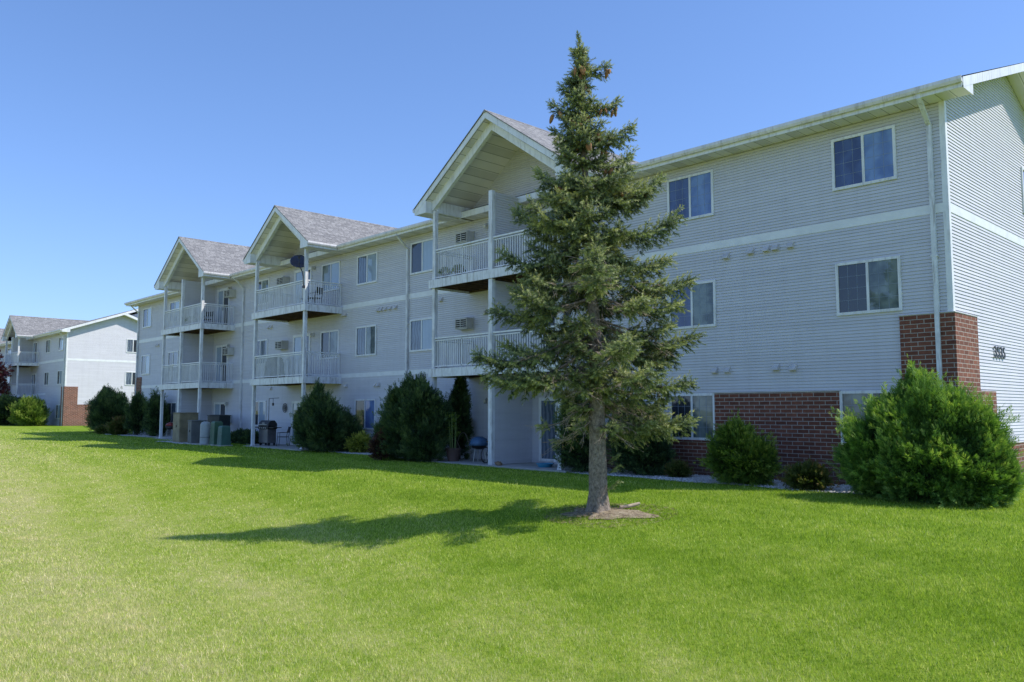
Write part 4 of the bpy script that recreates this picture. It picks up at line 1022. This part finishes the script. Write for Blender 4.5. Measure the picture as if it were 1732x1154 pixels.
# ------------------------------------------------------------------ satellite dish on the middle balcony
NAVY = plain('dish_navy', (.035,.042,.085), .22, var=.2)
sd = thing('satellite_dish', 'dark navy satellite dish clamped to the corner of the middle top balcony', 'satellite dish', (-32.36, -1.95, 7.67))
MB().tube([(0,0,-.35),(0,-.02,.1),(-.06,-.03,.32),(-.30,-.02,.62),(-.37,-.02,.78)], .024, 8).box(-.06,.06,-.03,.05,-.4,-.28).build('mast', BLACK, sd)
dm = MB(); nn = Vector((.72,-.42,.50)).normalized()   # the dish faces up and away from the wall; its back shows dark
a_ = nn.cross(Vector((0,0,1))).normalized(); b_ = a_.cross(nn).normalized(); cc = Vector((-.36,-.02,.80))
rings = 7; sg = 28
for k in range(rings+1):
    r_ = .44*k/rings
    for s in range(sg):
        t_ = 2*math.pi*s/sg; dm.v.append(tuple(cc + a_*(r_*.92*math.cos(t_)) + b_*(r_*.84*math.sin(t_)) + nn*(.45*r_*r_)))
for k in range(rings):
    for s in range(sg):
        q = (s+1) % sg; dm.f.append((k*sg+s, k*sg+q, (k+1)*sg+q, (k+1)*sg+s))
do = dm.build('reflector', NAVY, sd, smooth=True); so_ = do.modifiers.new('thick', 'SOLIDIFY'); so_.thickness = .015
p1 = cc + nn*.55 + b_*-.12
MB().tube([tuple(cc-b_*.38+nn*.06), tuple(cc-b_*.40+nn*.35), tuple(p1)], .014, 6).build('feed_arm', BLACK, sd)
MB().tube([tuple(p1), tuple(p1-nn*.12)], .05, 12).build('receiver', BLACK, sd)

# ------------------------------------------------------------------ grills and patio things
def grill(label, x, y, z, rz, mats):
    body, lid = mats; t = thing('gas_grill', label, 'grill', (x, y, z), rz)
    MB().box(-.36,.36,-.24,.24,.12,.78).build('cart', body, t, bevel=.015)
    MB().box(-.345,-.006,-.255,-.24,.16,.72).box(.006,.345,-.255,-.24,.16,.72).build('door', body, t)
    MB().box(-.40,.40,-.28,.27,.78,.90).build('firebox', BLACK, t, bevel=.02)
    ld = MB().prism([(-.40,-.27,.905),(-.40,-.25,1.06),(-.40,-.10,1.20),(-.40,.12,1.20),(-.40,.26,1.05),(-.40,.27,.905)], (.80,0,0)).build('lid', lid, t, bevel=.02)
    MB().tube([(-.30,-.31,1.0),(.30,-.31,1.0)], .016, 8).box(-.30,-.27,-.31,-.255,.985,1.015).box(.27,.30,-.31,-.255,.985,1.015).build('handle', ACW, ld)
    MB().box(-.10,.10,-.262,-.256,1.05,1.09).build('thermometer', ACW, ld)
    for s in (-1, 1): MB().box(s*.42, s*.80, -.24, .22, .84, .875).build('side_shelf', BLACK, t)
    k = MB()
    for q in range(4): k.tube([(-.24+.16*q,-.28,.84),(-.24+.16*q,-.315,.84)], .025, 10)
    k.build('knob', ACW, t)
    for s in (-1, 1):
        MB().tube([(s*.33-.02,-.15,.07),(s*.33+.02,-.15,.07)], .07, 14).build('wheel', BLACK, t)
        MB().box(s*.34-.02, s*.34+.02, .10, .2, .0, .12).build('leg', BLACK, t)
    return t
STEEL = plain('brushed_steel', (.20,.20,.21), .38, .6, var=.25)
z_ = Gf(-36.5, -1)+.045
grill('dark gas grill with a hooded lid on the patio under the middle balcony', -36.75, -1.25, z_, R(8), (STEEL, plain('lid_charcoal', (.035,.035,.037), .4)))
# covered grill on the middle balcony
def covered(label, x, y, z):
    m = MB(); prof = [(.50,.02),(.47,.4),(.42,.85),(.36,1.0),(.22,1.08),(.05,1.10)]; sg = 28
    for k, (r_, h) in enumerate(prof):
        for s in range(sg):
            t_ = 2*math.pi*s/sg; e = 1+.05*math.sin(9*t_+k)*(1-h/1.2); ex = math.copysign(abs(math.cos(t_))**.55, math.cos(t_)); ey = math.copysign(abs(math.sin(t_))**.55, math.sin(t_))
            m.v.append((r_*1.35*ex*e, r_*.62*ey*e, h))
    for k in range(len(prof)-1):
        for s in range(sg): q = (s+1) % sg; m.f.append((k*sg+s, k*sg+q, (k+1)*sg+q, (k+1)*sg+s))
    m.f.append(tuple((len(prof)-1)*sg+s for s in range(sg)))
    o = m.build('covered_grill', plain('grill_cover', (.035,.04,.045), .75, var=.4, scale=4, bmp=.4), smooth=True); o.location = (x, y, z); tag(o, label, 'grill')
covered('grill under a grey cloth cover on the lower deck of the middle balcony', -36.2, -1.25, FLOOR[1])
def chair(label, x, y, z, rz, col):
    t = thing('patio_chair', label, 'chair', (x, y, z), rz, 'chairs on the patios and balconies')
    MB().box(-.24,.24,-.24,.22,.41,.44).build('seat', col, t, bevel=.01)
    b = MB(); b.prism([(-.24,.20,.62),(.24,.20,.62),(.24,.235,.62),(-.24,.235,.62)], (0,.09,.28)); b.tube([(-.24,.2,.42),(-.24,.30,.92)], .014, 6).tube([(.24,.2,.42),(.24,.30,.92)], .014, 6)
    b.build('backrest', col, t)
    for sx, sy in ((-1,-1),(1,-1),(-1,1),(1,1)):
        MB().tube([(sx*.23, sy*.21, .41), (sx*.25, sy*.25, 0)], .013, 6).build('leg', BLACK, t)
    for s in (-1, 1): MB().tube([(s*.25,-.22,.41),(s*.26,-.22,.62),(s*.26,.24,.64)], .014, 6).build('armrest', BLACK, t)
    return t
chair('black patio chair beside the gas grill under the middle balcony', -35.75, -.95, z_, R(-40), BLACK)
chair('dark metal chair on the top deck of the middle balcony', -33.0, -1.0, FLOOR[2], R(-70), BLACK)
chair('dark chair on the top deck of the farthest balcony', -45.1, -.9, FLOOR[2], R(30), BLACK)
chair('black chair in shade on the ground patio of the farthest balcony', -48.0, -1.0, Gf(-48,-1)+.045, R(20), BLACK)
st = thing('side_table', 'small dark side table beside the chair on the middle top deck', 'table', (-33.6, -1.2, FLOOR[2]))
MB().lathe([(.22,.42),(.22,.445)], (0,0,0), 18).build('tabletop', BLACK, st)
for q in range(3): MB().tube([(.16*math.cos(q*2.1),.16*math.sin(q*2.1),.42),(.2*math.cos(q*2.1),.2*math.sin(q*2.1),0)], .011, 6).build('leg', BLACK, st)

# hanging-plant hook and wall ornament by the ground floor of the middle balcony
hk = MB().tube([(0,0,0),(0,0,2.25),(0.02,0,2.28),(1.0,0,2.30)], .016, 6).tube([(.42,0,2.29),(.42,0,2.02)], .012, 6).tube([(.42,0,2.06),(.42,0,1.92)], .05, 8)
o = hk.build('plant_hook', BLACK); o.location = (-37.75, -.7, Gf(-37.7,-.7)+.03); tag(o, 'thin black shepherd hook with a bare arm behind the gas grill', 'plant hook')
wo = thing('wall_ornament', 'round dark openwork ornament hung on siding behind the grill', 'ornament', (-37.35, -.03, 1.95))
orn = MB()
for r_ in (.22,.14): orn.tube([(r_*math.cos(a*math.pi/10), -.02, r_*math.sin(a*math.pi/10)) for a in range(21)], .014, 5, False)
orn.build('rim', BLACK, wo)
sp_ = MB()
for a in range(6): sp_.tube([(0,-.02,0),(.22*math.cos(a*math.pi/3),-.02,.22*math.sin(a*math.pi/3))], .010, 5)
sp_.tube([(0,-.01,0),(0,-.05,0)], .07, 12); sp_.build('spokes', GREY, wo)

# pots
TERRA = plain('brown_pot', (.10,.06,.05), .7, var=.3); REDF = m_leaf('red_flowers', [(0,(.10,.03,.03)),(.5,(.40,.05,.06)),(1,(.55,.16,.16))], .2)
CANE = plain('green_cane', (.16,.22,.07), .6, var=.3)
def pot(label, x, y, z, r_, h, kind):
    t = thing('flower_pot', label, 'pot plant', (x, y, z), 0, 'potted plants on the patios and balconies')
    p = MB().lathe([(r_*.72,0),(r_*.95,h*.85),(r_*1.05,h*.86),(r_*1.05,h),(r_*.9,h),(r_*.88,h*.92)], (0,0,0), 20).build('pot', TERRA, t, smooth=False)
    if kind == 'cane':
        c = MB()
        for q, (a, l) in enumerate(((0,1.1),(2.0,1.25),(4.2,.95),(5.2,1.15))):
            bx, by = .10*math.cos(a), .10*math.sin(a); c.tube([(bx,by,h*.9),(bx*1.3,by*1.3,h+l*.5),(bx*1.6,by*1.6,h+l)], [.022,.020,.012], 7)
        c.build('canes', CANE, t)
        n = 170; zz = RNG.uniform(h+.35, h+1.2, n); a = RNG.choice([0,2.0,4.2,5.2], n); P = np.stack([.145*np.cos(a), .145*np.sin(a), zz], -1)
        D = RNG.normal(0, 1, (n, 3)); D[:, 2] = np.abs(D[:, 2])*.5; V, r = fan_mesh(P, D, np.full(n, .17), RNG.random(n), 3, .025)
        np_mesh('leaves', V, np.arange(len(V)).reshape(-1, 4), GLOBE, t, rnd=r)
    else:
        n = 140; d = RNG.normal(size=(n, 3)); d[:, 2] = np.abs(d[:, 2]); d /= np.linalg.norm(d, axis=1, keepdims=True)
        P = d*np.array([r_*1.0, r_*1.0, r_*1.1]) + np.array([0,0,h]); V, r = fan_mesh(P, d, np.full(n, .12), RNG.random(n), 5, .03)
        np_mesh('leaves', V, np.arange(len(V)).reshape(-1, 4), GLOBE, t, rnd=r)
        if kind == 'red':
            P = P[:60]*1.12; V, r = fan_mesh(P, d[:60], np.full(60, .06), RNG.random(60), 6, .05, 1.2)
            np_mesh('flowers', V, np.arange(len(V)).reshape(-1, 4), REDF, t, rnd=r)
    return t
pz = Gf(-20, -1)+.045
pot('large brown pot of tall green canes on the nearest ground patio', -22.3, -1.55, pz, .27, .46, 'cane')
pot('pot of red flowers behind the railing of the nearest top balcony', -22.0, -1.6, FLOOR[2]+.002, .15, .22, 'red')
pot('leafy dark pot plant at the left end of the nearest top balcony', -22.75, -1.62, FLOOR[2]+.002, .14, .22, 'leaf')
pot('leafy pot plant on the top deck of the farthest balcony', -45.6, -1.55, FLOOR[2]+.002, .22, .3, 'leaf')
# wire hoops round the big pot
hp = MB()
for dx, r_, h in ((-.55,.42,1.15),(.35,.40,1.0),(-.1,.36,.75)):
    hp.tube([(dx+r_*math.cos(a*math.pi/14), .05*dx, h*math.sin(a*math.pi/14)) for a in range(15)], .012, 6)
o = hp.build('wire_hoops', plain('rusty_wire', (.17,.14,.11), .6)); o.location = (-22.5, -1.25, pz); tag(o, 'curved wire plant hoops around the large brown pot', 'plant support')
# kettle grill under a blue cover, scooter, tub and stone
BLUE = plain('blue_sheet', (.07,.16,.30), .5, var=.35, scale=5, bmp=.3)
kg = thing('kettle_grill', 'kettle grill with blue cloth draped over its lid, on the nearest patio', 'grill', (-21.55, -1.0, pz), 0, 'kettle grills on the patios')
MB().lathe([(.10,.42),(.24,.47),(.30,.62),(.305,.64)], (0,0,0), 20).build('bowl', BLACK, kg, smooth=True)
MB().lathe([(.36,.56),(.33,.66),(.28,.78),(.12,.86),(.02,.87)], (0,0,0), 20).build('cover', BLUE, kg, smooth=True)
for q in range(3): MB().tube([(.18*math.cos(q*2.1+.5),.18*math.sin(q*2.1+.5),.48),(.27*math.cos(q*2.1+.5),.27*math.sin(q*2.1+.5),0)], .014, 6).build('leg', ACW, kg)
bi = thing('bicycle', 'small dark bicycle leaning beside the white divider post', 'bicycle', (-20.75, -1.05, pz), R(100))
for s in (-.42, .42):
    w_ = MB().tube([(s+.26*math.cos(a*math.pi/12), 0, .27+.26*math.sin(a*math.pi/12)) for a in range(25)], .020, 6, False).build('wheel', BLACK, bi)
    k_ = MB()
    for a in range(8): k_.tube([(s,0,.27),(s+.25*math.cos(a*math.pi/4),0,.27+.25*math.sin(a*math.pi/4))], .003, 3)
    k_.build('spokes', ACW, w_)
MB().tube([(-.42,0,.27),(-.12,0,.27),(.28,0,.62),(-.2,0,.62),(-.12,0,.27)], .018, 7).tube([(-.42,0,.27),(-.2,0,.62)], .013, 6).tube([(.42,0,.27),(.28,0,.62),(.25,0,.82)], .018, 7).build('frame', GREY, bi)
MB().tube([(.25,-.24,.86),(.25,0,.82),(.25,.24,.86)], .013, 6).build('handlebar', BLACK, bi)
MB().box(-.32,-.10,-.06,.06,.70,.75).tube([(-.2,0,.62),(-.21,0,.71)], .014, 6).build('saddle', BLACK, bi)
tb = MB().lathe([(.20,0),(.27,.10),(.285,.10),(.285,.12),(.25,.12),(.19,.02)], (0,0,0), 22)
o = tb.build('tub', plain('blue_plastic', (.05,.28,.45), .35)); o.location = (-18.0, -1.35, pz); tag(o, 'shallow bright blue plastic tub on the patio left of the juniper', 'tub')
stn = MB(); stn.lathe([(.06,0),(.12,.03),(.13,.09),(.08,.14),(.02,.155)], (0,0,0), 9)
for i, v in enumerate(stn.v): n_ = .82+.4*mnoise.noise((v[0]*9, v[1]*9, v[2]*9)); stn.v[i] = (v[0]*n_*1.4, v[1]*n_, v[2]*n_)
o = stn.build('stone', plain('tan_stone', (.26,.17,.10), .9, var=.4, scale=12)); o.location = (-19.55, -1.9, pz); tag(o, 'rough tan stone at the foot of the white divider post', 'stone')
sh = thing('plant_shelf', 'small wooden stool with a pot by the door behind the blue tub', 'stool', (-17.9, -.55, pz))
MB().box(-.16,.16,-.14,.14,.30,.33).build('seat', plain('brown_wood', (.22,.11,.06), .7), sh)
for sx, sy in ((-1,-1),(1,-1),(-1,1),(1,1)): MB().box(sx*.13-.015, sx*.13+.015, sy*.11-.015, sy*.11+.015, 0, .30).build('leg', STEM, sh)
# kettle grill with red lid on the farthest ground patio
kr = thing('kettle_grill', 'red-lidded kettle grill on the farthest ground patio', 'grill', (-48.6, -1.35, Gf(-48.6,-1.3)+.045), 0, 'kettle grills on the patios')
MB().lathe([(.10,.48),(.25,.55),(.29,.68)], (0,0,0), 18).build('bowl', BLACK, kr, smooth=True)
MB().lathe([(.295,.69),(.25,.82),(.10,.90),(.02,.91)], (0,0,0), 18).build('lid', plain('red_enamel', (.28,.04,.035), .3), kr, smooth=True)
for q in range(3): MB().tube([(.18*math.cos(q*2.1),.18*math.sin(q*2.1),.52),(.27*math.cos(q*2.1),.27*math.sin(q*2.1),0)], .014, 6).build('leg', ACW, kr)

# ------------------------------------------------------------------ light, sky, camera
sv = Vector((.65, .54, 1.0)).normalized()
sun = bpy.data.lights.new('sun', 'SUN'); sun.energy = 5.0; sun.angle = R(.53); sun.color = (1, .955, .88)
so = bpy.data.objects.new('sun', sun); COL.objects.link(so); so.rotation_euler = (-sv).to_track_quat('-Z', 'Y').to_euler(); so.location = (30, 30, 60)
w = bpy.data.worlds.new('World'); S.world = w; w.use_nodes = True; t = w.node_tree
sky = N(t, 'ShaderNodeTexSky', sky_type='NISHITA'); sky.sun_disc = False
sky.sun_elevation = math.asin(sv.z); sky.sun_rotation = math.atan2(sv.x, sv.y); sky.altitude = 250; sky.air_density = 1.0; sky.dust_density = .35; sky.ozone_density = 1.6
def vm(op, a, b):
    n = N(t, 'ShaderNodeVectorMath', operation=op)
    for k, x in enumerate((a, b)):
        if isinstance(x, tuple): n.inputs[k].default_value = x
        else: L(t, x, n.inputs[k])
    return n.outputs[0]
raw = vm('MULTIPLY', sky.outputs[0], (.94,1.22,1.60))           # deep summer blue, the glare near the horizon held back
L(t, vm('DIVIDE', raw, vm('ADD', vm('MULTIPLY', raw, (.10,.065,.025)), (.86,.90,.95))), t.nodes['Background'].inputs[0]); t.nodes['Background'].inputs[1].default_value = .15   # a clear, bright summer sky

cam = bpy.data.cameras.new('camera'); co_ = bpy.data.objects.new('camera', cam); COL.objects.link(co_)
cam.sensor_width = 36; cam.lens = 36*1372/1732; cam.clip_start = .1; cam.clip_end = 3000
co_.location = (0, -20, 1.87); co_.rotation_euler = (R(90+4.824), 0, R(46.294)); S.camera = co_
S.view_settings.view_transform = 'Standard'; S.view_settings.look = 'None'; S.view_settings.exposure = 0; S.view_settings.gamma = 1
S.render.engine = 'CYCLES'
S.cycles.max_bounces = 6; S.cycles.use_denoising = True; S.cycles.denoiser = 'OPENIMAGEDENOISE'; S.cycles.denoising_prefilter = 'NONE'; S.cycles.sample_clamp_indirect = 4
